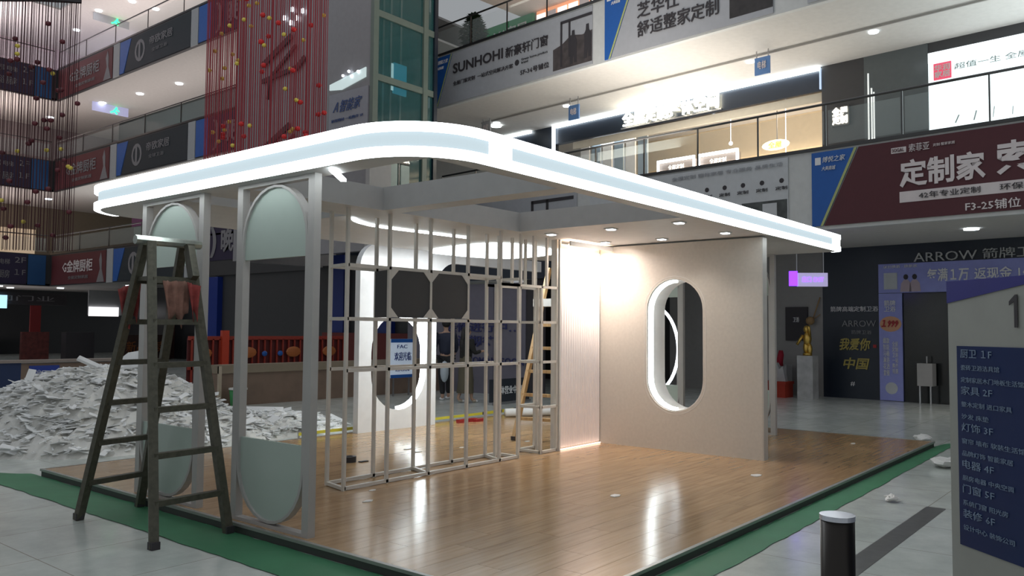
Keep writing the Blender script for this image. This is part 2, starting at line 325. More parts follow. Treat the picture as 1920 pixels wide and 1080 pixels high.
obj('led_strip', band((-.02, .035), zt-.055, zt), LED, C, label='upper LED strip of the edge'); obj('led_strip', band((-.02, .035), zb, zb+.055), LED, C, label='lower LED strip of the edge')
obj('joint_block', G().box((.59, CY0-.034, zb+.055), (.79, CY0, zt-.055)), glow('led_joint', (.95, .99, 1.), 3), C)
obj('joint_block', G().box((CX-.34, CY0-.034, zb+.055), (CX-.12, CY0, zt-.055)), _m['led_joint'], C)
# LED trough along the rear opening, curved at its left end
g = G(); pts = [(1.72, 3.67), (1.82, 3.76), (1.95, 3.84), (2.15, 3.92), (2.38, 3.95)]+[(2.38+.125*i, 3.95-.006*i) for i in range(1, 11)]
for a, b in zip(pts, pts[1:]): g.beam((*a, zb-.012), (*b, zb-.012), (.03), .02)
obj('cove_light', g, LED, C, label='curved LED line on the ceiling edge')
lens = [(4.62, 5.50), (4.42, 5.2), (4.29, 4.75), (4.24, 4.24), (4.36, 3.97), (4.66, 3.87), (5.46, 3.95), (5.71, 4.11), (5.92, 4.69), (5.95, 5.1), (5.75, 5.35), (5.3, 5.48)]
obj('ceiling_glow', G().prism(lens, (0, 0, zb-.03), (1, 0, 0), (0, 1, 0), (0, 0, .028)), LED, C, label='lens shaped bright patch of the canopy underside, added as a glowing sheet')  # glowing sheet added for a brightly lit patch of the canopy underside
obj('cove_light', G().beam((.03, 1.86, zb-.012), (.34, 2.12, zb-.012), .04, .02), LED, C)
for (x, y, lb) in ((3.92, 2.9, 'square downlight in the canopy right above the lattice doorway'), (3.89, 2.1, 'square downlight in the canopy in front of the fluted wall, by the ceiling opening'), (3.84, 1.28, 'square downlight in the canopy closest to the glowing outer edge and ceiling opening'), (5.04, 2.13, 'square downlight in the canopy above the lit oval opening'), (4.88, 1.27, 'square downlight in the canopy above the free end of the feature wall'), (4.97, 2.86, 'square downlight in the warm glow at the end of the valance')):
    d = thing('downlight', lb, 'downlight', (x, y, zb-.012), 'canopy downlights')
    obj('bezel', G().box((x-.055, y-.055, zb-.012), (x+.055, y+.055, zb-.001)), WHITE, d); obj('diffuser', G().box((x-.038, y-.038, zb-.02), (x+.038, y+.038, zb-.011)), LEDS, d)
    light('downlight_beam', 'SPOT', (x, y, zb-.03), 11, (1., .92, .82), .03, target=(x+.02, y, 0), spot=math.radians(105), blend=.9)
for y_ in (1.75, 2.6): light('wall_wash', 'SPOT', (4.98, y_, zb-.04), 9, (1., .9, .78), .03, target=(5.4, y_, 1.2), spot=math.radians(80), blend=1)

# ------------------------------------------------------------------ oval panel frames
def oval_frame(x, y0, y1, label, led=False, zt_=zb):
    yc = (y0+y1)/2; hw = (y1-y0)/2-.035
    T = thing('oval_partition', label, 'partition', (x, yc, .07), 'oval glass partitions')
    for y in (y0, y1): obj('post', G().box((x-.03, y-.035, .07), (x+.03, y+.035, zt_)), FRAME, T)
    obj('bottom_rail', G().box((x-.03, y0+.035, .07), (x+.03, y1-.035, .095)), FRAME, T)
    obj('top_rail', G().box((x-.03, y0+.035, zt_-.03), (x+.03, y1-.035, zt_)), FRAME, T)
    A = stadium(hw, .10, zt_-.035, grow=0); B = [(a*(hw-.02)/hw, zt_/2+.03+(b-zt_/2-.03)*.985) for a, b in A]
    obj('oval_ring', G().ring(A, B, (x-.03, yc, 0), (0, 1, 0), (0, 0, 1), (.06, 0, 0)), FRAME, T)
    def cut(lo, hi):
        P_ = [(a, b) for a, b in B]; r = []
        for i in range(len(P_)):
            p, q = P_[i], P_[(i+1) % len(P_)]
            if lo <= p[1] <= hi: r.append(p)
            for c_ in (lo, hi):
                if (p[1]-c_)*(q[1]-c_) < 0: s = (c_-p[1])/(q[1]-p[1]); r.append((p[0]+(q[0]-p[0])*s, c_))
        return r
    obj('frosted_pane', G().prism(cut(2.0, 3), (x-.012, yc, 0), (0, 1, 0), (0, 0, 1), (.024, 0, 0)), FROST, T)
    obj('frosted_pane', G().prism(cut(0, .68), (x-.012, yc, 0), (0, 1, 0), (0, 0, 1), (.024, 0, 0)), FROST, T)
    return T
oval_frame(.1, 2.13, 3.0, 'tall oval partition with frosted panes nearest the open corner of the platform')
oval_frame(.1, 3.55, 4.48, 'tall oval partition with frosted panes directly behind the metal stepladder')
oval_frame(7.7, 1.85, 2.75, 'tall oval partition at the far edge, seen beside the feature wall end')
oval_frame(7.7, 3.25, 4.15, 'tall oval partition at the far edge, seen through the lit oval opening')
T = thing('led_arc', 'thin curved LED arc glowing behind the oval opening of the feature wall', 'lamp', (8.1, 3.6, .07))
g = G(); pr = None
for i in range(13):
    a = math.radians(-62+124*i/12); p = (8.1, 4.02-.50*math.cos(a)-.0, 1.2+.62*math.sin(a)/math.sin(math.radians(62)))
    if pr: g.beam(pr, p, .035, .035)
    pr = p
obj('tube', g, LEDS, T); obj('stand', G().box((8.09, 3.50, .07), (8.13, 3.54, .9)).box((8.0, 3.4, .07), (8.24, 3.64, .09)), FRAME, T)

# ------------------------------------------------------------------ lattice screen
S = thing('lattice_screen', 'white steel lattice screen with two dark octagon panels and a doorway', 'screen', (2.9, 3.36, .07))
w_ = .029
def bars(pts, nm='bar'):
    for p, q in pts: obj(nm, G().beam(p, q, w_, w_), LATT, S)
fx = [1.28, 1.78, 2.32, 2.87, 3.40]; bx = [1.35, 1.90, 2.43, 2.99, 3.54]
for xs, y in ((fx, 3.2), (bx, 3.52)):
    for i, x in enumerate(xs): bars([((x, y, .07), (x, y, zb))], 'upright')
    bars([((xs[0], y, z), (xs[-1], y, z)) for z in (.09, 1.12, 1.58, 2.06)], 'rail'); bars([((xs[-1], y, z), (3.72, y, z)) for z in (.09, 1.12, 1.58, 1.99)], 'rail')
bars([((3.52, 3.36, .07), (3.52, 3.36, 2.0)), ((3.72, 3.2, .07), (3.72, 3.2, 2.0)), ((3.72, 3.52, .07), (3.72, 3.52, 2.0))], 'door_jamb')
bars([((3.40, 3.2, 1.99), (4.44, 3.2, 1.99)), ((3.54, 3.52, 1.99), (4.44, 3.52, 1.99))], 'door_header')
for y in (3.2, 3.52):
    bars([((x, y, 2.0), (x, y, zb)) for x in (3.75, 3.99, 4.24)], 'upright')
bars([((4.14, 3.2, .07), (4.14, 3.2, 2.0)), ((4.14, 3.52, .07), (4.14, 3.52, 2.0)), ((4.28, 3.36, .07), (4.28, 3.36, 2.0)), ((4.44, 3.2, .07), (4.44, 3.2, zb)), ((4.44, 3.52, .07), (4.44, 3.52, zb))], 'door_jamb')
for z in (.09, .6, 1.12, 1.58): bars([((4.14, 3.2, z), (4.44, 3.2, z)), ((4.14, 3.52, z), (4.44, 3.52, z)), ((4.14, 3.2, z), (4.14, 3.52, z))], 'rail')
for x0, x1 in ((1.28, 1.35), (2.32, 2.43), (3.40, 3.54), (3.72, 3.72)):
    for z in (.09, 1.58, 2.06): bars([((x0, 3.2, z), (x1, 3.52, z))], 'cross_bar')
for x0, x1 in ((1.795, 2.305), (2.335, 2.855)):
    z0, z1, c_ = 1.6, 2.045, .09
    o = obj('octagon_panel', G().prism([(x0+c_, z0), (x1-c_, z0), (x1, z0+c_), (x1, z1-c_), (x1-c_, z1), (x0+c_, z1), (x0, z1-c_), (x0, z0+c_)], (0, 3.19, 0), (1, 0, 0), (0, 0, 1), (0, .02, 0)), CHAR, S, label='dark octagonal panel')
    obj('side_panel', G().beam((x0-.01, 3.36-.15, (z0+z1)/2), (x0+.09, 3.36+.15, (z0+z1)/2), .01, z1-z0), CHAR, S, label='dark side panel behind the octagon') if x0 < 2 else None
    for (cx, cz, sx, sz) in ((x0, z0, 1, 1), (x1, z0, -1, 1), (x0, z1, 1, -1), (x1, z1, -1, -1)):
        obj('corner_gusset', G().prism([(cx, cz), (cx+sx*c_, cz), (cx, cz+sz*c_)], (0, 3.185, 0), (1, 0, 0), (0, 0, 1), (0, .03, 0)), LATT, S)

# ------------------------------------------------------------------ fluted lit wall
Fw = thing('fluted_wall', 'fluted white wall panel glowing warm from hidden lamps beside the lattice', 'wall panel', (4.95, 3.25, .07))
obj('back_board', G().box((4.49, 3.22, .07), (5.40, 3.30, 2.53)), WARM, Fw)
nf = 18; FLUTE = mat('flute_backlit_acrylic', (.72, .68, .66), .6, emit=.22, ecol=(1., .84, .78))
for i in range(nf):
    x = 4.50+(i+.5)*.895/nf; g = G(); k_ = 6; n = len(g.v); ro = .0205
    for z in (.10, 2.47): g.v += [Vector((x+ro*math.cos(math.pi+math.pi*j/k_), 3.222+ro*math.sin(math.pi+math.pi*j/k_), z)) for j in range(k_+1)]
    g.f += [(j, j+1, k_+2+j, k_+1+j) for j in range(k_)] + [tuple(range(k_+1)), tuple(range(2*k_+1, k_, -1))]
    obj('flute', g, FLUTE, Fw, True)
obj('edge_post', G().box((4.465, 3.17, .07), (4.49, 3.30, zb)), WHITE, Fw)
v_ = obj('valance', G().box((4.47, 3.02, 2.49), (5.40, 3.04, 2.545)), WHITE, Fw); obj('led_strip', G().box((4.52, 3.06, 2.50), (5.36, 3.09, 2.515)), LEDW, Fw)
obj('led_strip', G().box((4.52, 3.185, .075), (5.38, 3.20, .085)), glow('led_warm_dim', (1., .72, .58), 3.), Fw)
light('fluted_wall_light', 'AREA', (4.95, 3.04, 2.47), 22, (1., .84, .73), .85, .05, (4.95, 3.13, .5))
light('fluted_wall_light', 'AREA', (4.95, 2.75, 2.53), 4, (1., .88, .80), .7, .15, (4.95, 3.22, .6))  # extra fill added to lift the lower flutes, not a fitting of the wall
light('fluted_wall_light', 'AREA', (4.95, 3.1, 2.50), 7, (1., .72, .52), .85, .1, (4.95, 3.1, 3))

# ------------------------------------------------------------------ feature wall with lit oval
Wt = thing('feature_wall', 'cream feature wall with a pill shaped opening rimmed by white LED', 'wall panel', (5.47, 2.1, .07))
x0, x1, y0, y1, z0, z1 = 5.41, 5.53, 1.08, 3.22, .07, 2.55
yc = 2.165; hw = .375; oz0, oz1 = .535, 2.12
H = stadium(hw, oz0, oz1, 16)
def wall_with_hole(x0, x1, y0, y1, z0, z1, yc, H):
    # outer outline resampled to match the hole's points by direction from the hole centre
    cz = (oz0+oz1)/2; O_ = []
    for (a, b) in H:
        d = Vector((a, b-cz)).normalized(); c_ = []
        for lim, comp, k_ in ((y0-yc, 0, -1), (y1-yc, 0, 1), (z0-cz, 1, -1), (z1-cz, 1, 1)):
            if d[comp]*k_ > 1e-6: c_.append(lim/d[comp])
        s = min(c_); O_.append((d.x*s, cz+d.y*s))
    for cy, czz in ((y0-yc, z0), (y1-yc, z0), (y0-yc, z1), (y1-yc, z1)):      # snap nearest point to each corner
        i = min(range(len(O_)), key=lambda i: (O_[i][0]-cy)**2+(O_[i][1]-czz)**2); O_[i] = (cy, czz)
    return G().ring(O_, H, (x0, yc, 0), (0, 1, 0), (0, 0, 1), (x1-x0, 0, 0))
obj('wall_body', wall_with_hole(x0, x1, y0, y1, z0, z1, yc, H), WARM, Wt)
obj('end_cap', G().box((5.412, 1.068, .07), (5.53, 1.08, 2.55)), mat('end_cap_grey', (.55, .53, .5), .6), Wt)
Hi = [(a*(hw-.012)/hw, 1.3275+(b-1.3275)*.985) for a, b in H]
obj('reveal_liner', G().ring(H, Hi, (5.425, yc, 0), (0, 1, 0), (0, 0, 1), (.42, 0, 0)), WHITE, Wt)
Hj = [(a*(hw-.03)/hw, 1.3275+(b-1.3275)*.962) for a, b in H]
n_ = len(H); half = [i for i in range(n_) if H[i][0] > -.02]
g = G()
for i in range(n_):
    j = (i+1) % n_
    if H[i][0] > -.06 and H[j][0] > -.06: g.beam((5.47, yc+Hj[i][0], Hj[i][1]), (5.47, yc+Hj[j][0], Hj[j][1]), .02, .075, (1, 0, 0))
obj('led_strip', g, LED, Wt, label='white LED strip in the opening')
obj('light_slot', G().ring(stadium(hw, oz0, oz1, 16, .035), stadium(hw, oz0, oz1, 16, .028), (5.4085, yc, 0), (0, 1, 0), (0, 0, 1), (.003, 0, 0)), WHITE, Wt)

# ------------------------------------------------------------------ white portal at the back
Pt = thing('white_portal', 'glossy white portal pillar with rounded top and LED rimmed oval behind the lattice', 'portal', (4.6, 6.17, .07))
py0, py1 = 6.12, 6.22
o = []
for i in range(9): a = math.radians(180-90*i/8); o.append((4.25+.34*math.cos(a), 2.34+.34*math.sin(a)))
right = [(8.0, 2.68), (8.0, 2.5), (5.80, 2.5)]
fil = [(5.80-.40*math.sin(math.radians(90*i/8)), 2.10+.40*math.cos(math.radians(90*i/8))) for i in range(1, 9)]
fil = [(5.80-.40*math.sin(math.radians(90*i/8)), 2.10+.40*math.cos(math.radians(90*i/8))) for i in range(1, 9)]
outl = [(3.91, 1.75)] + o + right + fil + [(5.40, 1.75)]
obj('portal_head', G().prism(outl, (0, py0, 0), (1, 0, 0), (0, 0, 1), (0, py1-py0, 0)), mat('gloss_white', (.78, .79, .80), .25), Pt)
# lower panel with oval hole
oz0, oz1 = .34, 1.70; Hp = stadium(.53, .34, 1.70, 16)
yc2 = 4.66
cz = 1.02; O_ = []
for (a, b) in Hp:
    d = Vector((a, b-cz)).normalized(); c_ = []
    for lim, comp, k_ in ((3.91-yc2, 0, -1), (5.40-yc2, 0, 1), (.07-cz, 1, -1), (1.75-cz, 1, 1)):
        if d[comp]*k_ > 1e-6: c_.append(lim/d[comp])
    s = min(c_); O_.append((d.x*s, cz+d.y*s))
for cy, czz in ((3.91-yc2, .07), (5.40-yc2, .07), (3.91-yc2, 1.75), (5.40-yc2, 1.75)):
    i = min(range(len(O_)), key=lambda i: (O_[i][0]-cy)**2+(O_[i][1]-czz)**2); O_[i] = (cy, czz)
obj('portal_panel', G().ring(O_, Hp, (yc2, py0, 0), (1, 0, 0), (0, 0, 1), (0, py1-py0, 0)), _m['gloss_white'], Pt)
g = G(); Hq = [(a*.95, 1.02+(b-1.02)*.96) for a, b in Hp]
for i in range(len(Hp)):
    j = (i+1) % len(Hp)
    if Hp[i][0] > -.05 and Hp[j][0] > -.05: g.beam((yc2+Hq[i][0], py0+.05, Hq[i][1]), (yc2+Hq[j][0], py0+.05, Hq[j][1]), .03, .06, (0, 1, 0))
obj('led_strip', g, LED, Pt, label='white LED strip in the oval')
light('portal_wash', 'AREA', (4.9, 5.0, 2.5), 22, (.95, .98, 1.), .6, .3, (4.7, 6.1, 1.0))

# hazard tape and rail along the back edge of the platform
T = thing('hazard_tape', 'yellow and black hazard tape stretched along the back edge of the platform', 'tape', (5.4, 6.33, .07))
g = G(); gb = G()
for i in range(46):
    x = 3.1+i*.1; bk_ = (i % 4 == 0 and i > 34); obj('black_band' if bk_ else 'yellow_band', G().box((x, 6.32, .10), (x+.0999, 6.325, .14+.02*max(0, i-34)/12)), INK if bk_ else YEL, T)

for x in (3.1, 5.4, 7.65): obj('pin', G().box((x, 6.325, .0), (x+.02, 6.345, .16)), STEEL, T)

# ------------------------------------------------------------------ metal stepladder
def ladder(name, label, A, B, C_, D, top, tw, nr, m, rung=.035, rail=.05, zt0=.95, grp=None, sepv=(0, .05, 0)):
    sep = Vector(sepv); c0 = (Vector(A)+Vector(B)+Vector(C_)+Vector(D))/4
    T = thing(name, label, 'ladder', (c0.x, c0.y, min(A[2], B[2])))
    tl, tr_ = top
    for foot, tp in ((A, tl), (B, tl), (C_, tr_), (D, tr_)):
        off = sep if foot in (A, D) else -sep; obj('rail', G().beam(tuple(foot), tuple(Vector(tp)+off), rail*1.25, rail*.9), m, T)
        obj('foot', G().box((foot[0]-.03, foot[1]-.03, foot[2]), (foot[0]+.03, foot[1]+.03, foot[2]+.05)), INK, T)
    for i in range(nr):
        f_ = (.285+.311*i)/top[0][2]
        for P0_, P1_, sgn in ((A, D, sep), (B, C_, -sep)):
            a = Vector(P0_).lerp(Vector(tl)+sgn, f_); b = Vector(P1_).lerp(Vector(tr_)+sgn, f_)
            obj('rung', G().beam(tuple(a), tuple(b), .055, .04), m, T)
    return T
Ld = ladder('stepladder', 'tall old metal A-frame stepladder standing on the green sheet by the oval partitions', (-.56, 4.11, .005), (-.6, 2.87, .0), (-.05, 2.86, .01), (-.04, 4.19, .01), ((-.40, 3.47, 2.13), (-.10, 3.47, 2.13)), .1, 6, LADR)
obj('top_cap', G().tube((-.50, 3.47, 2.14), (.02, 3.47, 2.14), .035, 8), LTOP, Ld, label='worn silver top bar')
obj('top_step', G().box((-.42, 3.35, 1.84), (-.08, 3.60, 1.87)), LADR, Ld)
obj('brace', G().beam((-.10, 3.42, 2.1), (-.12, 3.3, 1.86), .05, .1), LADR, Ld)
g = G()
rg = mat('red_rag_cloth', (.30, .05, .045), .9, var=.4, scale=14, bump=.4); rg2 = mat('brown_rag_cloth', (.24, .12, .09), .9, var=.4, scale=14, bump=.4)
def rag(pts, name, label, m, thick=.03, grp=None, cat='cloth'):
    g = G(); n = len(pts)
    for (x, y, z, w) in pts:
        for k_ in range(8): a = 2*math.pi*k_/8; g.v.append(Vector((x+w*math.cos(a)+random.uniform(-.01, .01), y+(w*.5+thick)*math.sin(a), z+random.uniform(-.012, .012))))
    for i in range(n-1):
        for k_ in range(8): a = i*8+k_; b = i*8+(k_+1) % 8; g.f.append((a, b, b+8, a+8))
    g.f += [tuple(range(8)), tuple(range(8*n-1, 8*n-9, -1))]
    return obj(name, g, m, None, True, label=label, cat=cat, group=grp)
def cloth(top, drop, w, name, label, m, k=6):
    """thin folded cloth draped from a line: top = two end points"""
    a, b = Vector(top[0]), Vector(top[1]); g = G(); nx, nz = 11, 8; nrm = (b-a).cross(Vector((0, 0, 1))).normalized()
    for j in range(nz):
        for i in range(nx):
            u = i/(nx-1); v = j/(nz-1); p = a.lerp(b, .5+(u-.5)*(1-.35*v*w)); d = drop*(1-.35*abs(math.sin(u*5+k)))
            g.v.append(p-Vector((0, 0, d*v+random.uniform(-.006, .006)))+nrm*(.022*math.sin(u*k*3.1+v*2)+.03*v))
    n = len(g.v); g.v += [v+nrm*.008 for v in g.v]
    for j in range(nz-1):
        for i in range(nx-1): q = j*nx+i; g.f += [(q, q+1, q+nx+1, q+nx), (n+q+nx, n+q+nx+1, n+q+1, n+q)]
    per = [(i, i+1) for i in range(nx-1)]+[((nz-1)*nx+i+1, (nz-1)*nx+i) for i in range(nx-1)]+[((j+1)*nx, j*nx) for j in range(nz-1)]+[(j*nx+nx-1, (j+1)*nx+nx-1) for j in range(nz-1)]
    g.f += [(b_, a_, a_+n, b_+n) for a_, b_ in per]
    return obj(name, g, m, None, True, label=label, cat='cloth')
cloth(((-.49, 3.74, 1.78), (-.33, 3.70, 1.84)), .36, 1.2, 'hanging_rag', 'dark red rag hanging on the rear side of the metal stepladder', rg, 4)
cloth(((-.37, 3.30, 1.835), (-.16, 3.30, 1.835)), .36, .9, 'hanging_rag', 'brown and red work cloth hanging under the top step of the metal stepladder', rg2, 6)
cloth(((-.20, 3.26, 1.83), (-.09, 3.26, 1.80)), .30, 1.6, 'hanging_rag', 'bright red cloth strip beside the brown work cloth on the stepladder', rg, 3)
# wooden ladder behind the screen
L2 = ladder('wooden_ladder', 'raw wooden A-frame ladder standing behind the lattice doorway', (4.82, 4.14, .075), (6.1, 4.2, .075), (6.1, 3.6, .075), (4.93, 3.59, .075), ((5.45, 4.02, 2.32), (5.45, 3.72, 2.32)), .1, 6, WOODPOLE, sepv=(-.05, 0, 0))
obj('binding', G().box((5.15, 3.80, 1.80), (5.36, 4.10, 1.9)), WHITE, L2, label='white cloth binding')

# ------------------------------------------------------------------ foam debris heap
def hh(x, y):
    h = 0
    for cx, cy, r1, r2, H_ in ((1.85, 9.1, 1.85, 1.9, .90), (-.1, 9.5, 1.5, 1.3, .2), (2.5, 7.9, 1.5, 1.15, .38), (3.6, 8.0, 1.35, 1.1, .22), (1.3, 8.2, 1.2, 1.2, .36)):
        d = ((x-cx)/r1)**2+((y-cy)/r2)**2
        if d < 1: h = max(h, H_*(1-d)**.75)
    return h
g = G(); nx, ny = 90, 60
for j in range(ny):
    for i in range(nx):
        x = -4.2+9.6*i/(nx-1); y = 6.6+6.4*j/(ny-1); h = hh(x, y); z = h + (random.uniform(-.05, .06)*min(1, h*4) if h > 0 else -.02); g.v.append(Vector((x, y, z)))
for j in range(ny-1):
    for i in range(nx-1):
        a = j*nx+i
        if max(g.v[a].z, g.v[a+1].z, g.v[a+nx].z, g.v[a+nx+1].z) > 0: g.f.append((a, a+1, a+nx+1, a+nx))
FOAM = mat('foam_white', (.86, .88, .86), .7, var=.18, scale=3, bump=.3); FOAM2 = mat('foam_grey', (.72, .71, .67), .8, var=.25, scale=3)
g.f and None
D_ = obj('debris_heap', g, FOAM2, None, False, label='large heap of white foam and plastic offcuts on the marble behind the partitions', cat='debris', kind='stuff')
g1 = G()
for _ in range(12000):
    x = random.uniform(-4.0, 4.9); y = random.uniform(6.65, 12.2); h = hh(x, y)
    if h <= 0.02: continue
    s1 = random.choice((.02, .03, .04, .06, .10))*random.uniform(.7, 1.4); s2 = s1*random.uniform(.15, .6); a = random.uniform(0, 6.28); u = Vector((math.cos(a), math.sin(a), random.uniform(-.35, .35))).normalized(); w = u.cross(Vector((random.uniform(-.5, .5), random.uniform(-.5, .5), 1))).normalized()
    c_ = Vector((x, y, h+random.uniform(-.01, .05))); nn = u.cross(w)*.008; n = len(g1.v)
    q = [c_-u*s1-w*s2, c_+u*s1-w*s2*random.uniform(.4, 1), c_+u*s1*random.uniform(.6, 1)+w*s2, c_-u*s1+w*s2]
    q = [Vector((p.x, p.y, max(p.z, .01))) for p in q]
    g1.v += q+[p+nn for p in q]; g1.f += [tuple(n+i for i in k_) for k_ in ((3, 2, 1, 0), (4, 5, 6, 7), (0, 1, 5, 4), (1, 2, 6, 5), (2, 3, 7, 6), (3, 0, 4, 7))]
o = obj('shards', g1, FOAM, D_, kind='stuff')
def board(name, label, c, yaw, pitch, roll, l, w, t, m=FOAM, grp=None, cat='board', shape=None):
    g = G(); pts = shape or [(-.5, -.5), (.5, -.5), (.5, .5), (-.5, .5)]
    M_ = Matrix.Rotation(yaw, 3, 'Z') @ Matrix.Rotation(pitch, 3, 'Y') @ Matrix.Rotation(roll, 3, 'X')
    g.prism([(a*l, b*w) for a, b in pts], c, M_ @ Vector((1, 0, 0)), M_ @ Vector((0, 1, 0)), M_ @ Vector((0, 0, t)))
    return obj(name, g, m, None, label=label, cat=cat, group=grp)
board('foam_board', 'slanted white foam board sticking up at the crest of the debris heap', (2.15, 9.1, .95), -.9, -.35, 1.0, .75, .32, .03, shape=[(-.5, -.2), (.5, -.5), (.5, .3), (.1, .5)])
board('foam_board', 'narrow pinkish foam strip leaning left of the crest board on the heap', (1.75, 9.1, .93), -.6, .45, .5, .5, .08, .04)
board('foam_board', 'short upright foam piece poking from the left shoulder of the heap', (.95, 9.2, .78), .8, -.9, .3, .3, .09, .03)
board('foam_board', 'long curled foam strip lying low on the front of the heap', (1.25, 7.6, .22), -.5, .1, .3, .95, .08, .03)
board('foam_board', 'flat white foam slab at the low right tail of the heap', (3.85, 8.2, .22), -.7, .03, .5, .55, .2, .03)
board('foam_board', 'second flat foam slab on the right tail, beneath the larger one', (3.75, 7.6, .1), -.6, .02, .3, .45, .12, .03)
board('foam_board', 'small white foam offcut on the platform edge near the heap', (2.6, 6.42, .03), -.5, 0, 0, .25, .1, .02)

# small things on the platform and floor
bits = [(2.69, 1.29, .18, 'torn white plastic scrap in the middle of the oak floor'), (4.47, .76, .22, 'torn plastic scrap by the end of the feature wall'), (4.86, 3.95, .12, 'square white card between the wooden ladder and the doorway'), (7.54, .75, .12, 'white scrap near the far corner of the oak floor'),
        (1.46, 3.02, .1, 'paper scrap under the lattice screen'), (1.14, 2.71, .14, 'paper scrap in front of the lattice screen'), (3.4, 4.6, .16, 'white offcut behind the octagon panels'), (3.3, 4.35, .14, 'second white offcut behind the octagon panels'), (3.9, 4.2, .1, 'small white scrap inside near the screen doorway')]
for (x, y, s, lb) in bits:
    p = [(s*.5*math.cos(a+random.uniform(-.2, .2))*random.uniform(.5, 1), s*.28*math.sin(a)*random.uniform(.5, 1)) for a in [i*math.pi/4 for i in range(8)]]
    obj('plastic_scrap', G().prism(p, (x, y, .0705), (1, 0, 0), (0, 1, 0), (0, 0, .006)), WHITE, label=lb, cat='scrap')
for (x, y, s, lb) in ((6.79, -.45, .4, 'crumpled white plastic on the marble near the far platform corner'), (4.4, -.5, .16, 'small white plastic bit on the marble beside the platform'), (9.0, .25, .3, 'crumpled white plastic on the far corner of the green sheet')):
    g = G().ball((x, y, s*.12), s*.5, s*.35, s*.12, 9, 5)
    for v in g.v: v += Vector((random.uniform(-.03, .03), random.uniform(-.03, .03), random.uniform(0, .03)))
    obj('crumpled_plastic', g, WHITE, label=lb, cat='scrap')
T = thing('tape_roll', 'small black roll of tape with a loose tail on the oak floor', 'tape', (2.33, 4.38, .07))
g = G(); A_ = [(.07*math.cos(2*math.pi*i/14), .07*math.sin(2*math.pi*i/14)) for i in range(14)]; B_ = [(a*.5, b*.5) for a, b in A_]
obj('roll', g.ring(A_, B_, (2.33, 4.38, .07), (1, 0, 0), (0, 1, 0), (0, 0, .06)), INK, T); obj('tail', G().box((2.38, 4.25, .071), (2.48, 4.30, .08)), INK, T)
g = G().box((5.75, 5.95, .07), (6.15, 6.02, .12)).box((6.05, 5.88, .07), (6.28, 5.95, .11)); obj('red_block', g, mat('red_plastic', (.30, .02, .02), .5), label='dark red plastic level lying at the back of the oak floor', cat='tool')
obj('foam_roll', G().tube((6.9, 6.0, .14), (8.3, 5.2, .14), .07, 10), WHITE, None, True, label='white foam roll lying at the back behind the wooden ladder', cat='foam roll')
g = G().tube((5.9, 4.3, .11), (6.1, 4.1, .11), .04, 8); obj('work_glove', G().ball((5.95, 4.1, .10), .09, .05, .03), INK, None, True, label='small black glove on the floor behind the wooden ladder', cat='glove')

# ------------------------------------------------------------------ bollard and totem sign
B = thing('bollard', 'dark round steel bollard with a bright flat cap in the foreground', 'bollard', (-.40, -1.55, 0))
obj('base_flange', G().tube((-.4, -1.55, 0), (-.4, -1.55, .012), .1, 24), STEEL, B); obj('post', G().tube((-.4, -1.55, .012), (-.4, -1.55, .835), .058, 28), mat('dark_bronze', (.035, .03, .027), .3, .6), B, True)
obj('cap', G().tube((-.4, -1.55, .835), (-.4, -1.55, .852), .0605, 28), mat('polished_cap', (.7, .72, .8), .25, .5), B)
T0 = V3((.14, -1.81, 0)); dT = V3((-.26, -.29, 0)).normalized(); nT = dT.cross(V3((0, 0, 1))); 
if nT.dot(V3((-3.4, -2.5, 0))-T0) < 0: nT = -nT
def TT(u, w, z): return T0 + dT*u - nT*w + V3((0, 0, z))
T = thing('totem_sign', 'grey floor directory totem with navy list panel and blue slanted top', 'sign', tuple(T0+dT*.4))
TOT = mat('totem_grey', (.34, .345, .315), .5)
obj('cabinet', G(TT).box((0, .0, 0), (.80, .10, 1.70)), TOT, T)
q = [TT(0, -.004, 1.625), TT(0, -.004, 1.70), TT(.8, -.004, 1.70), TT(.62, -.004, 1.70)]
tri = G(); tri.prism([(0, 1.615), (.62, 1.70), (0, 1.70)], T0+nT*.002, dT, (0, 0, 1), nT*.003); obj('blue_header', tri, mat('totem_blue', (.012, .012, .20), .5), T)
obj('list_panel', G(TT).box((.05, -.004, .70), (.75, 0, 1.45)), mat('totem_navy', (.010, .025, .10), .3), T)
obj('lettering', G().prism([(.345, 1.52), (.360, 1.52), (.360, 1.635), (.350, 1.635), (.322, 1.612), (.322, 1.598), (.345, 1.612)], T0+nT*.004, dT, (0, 0, 1), nT*.002), INK, T); letter('F', TT(.395, -.004, 1.52), dT, .055, .115, INK, T, N=nT, depth=.002)
lm_ = mat('dim_list_ink', (.20, .27, .38), .6)
rows_ = ['厨卫 １F', '瓷砖卫浴洁具馆', '定制家居木门地板生活馆', '家具 2F', '整木定制 进口家具', '沙发 床垫', '灯饰 3F', '窗帘 墙布 软装生活馆', '品牌灯饰 智能家居', '电器 4F', '厨房电器 中央空调', '门窗 5F', '系统门窗 阳光房', '装修 6F', '设计中心 装饰公司']
for i, b_ in enumerate(rows_):
    hd = b_.endswith('F'); letter(b_, TT(.075, -.006, 1.405-.046*i), dT, .16 if hd else .028*len(b_), .032 if hd else .020, lm_, T, N=nT, depth=.002)

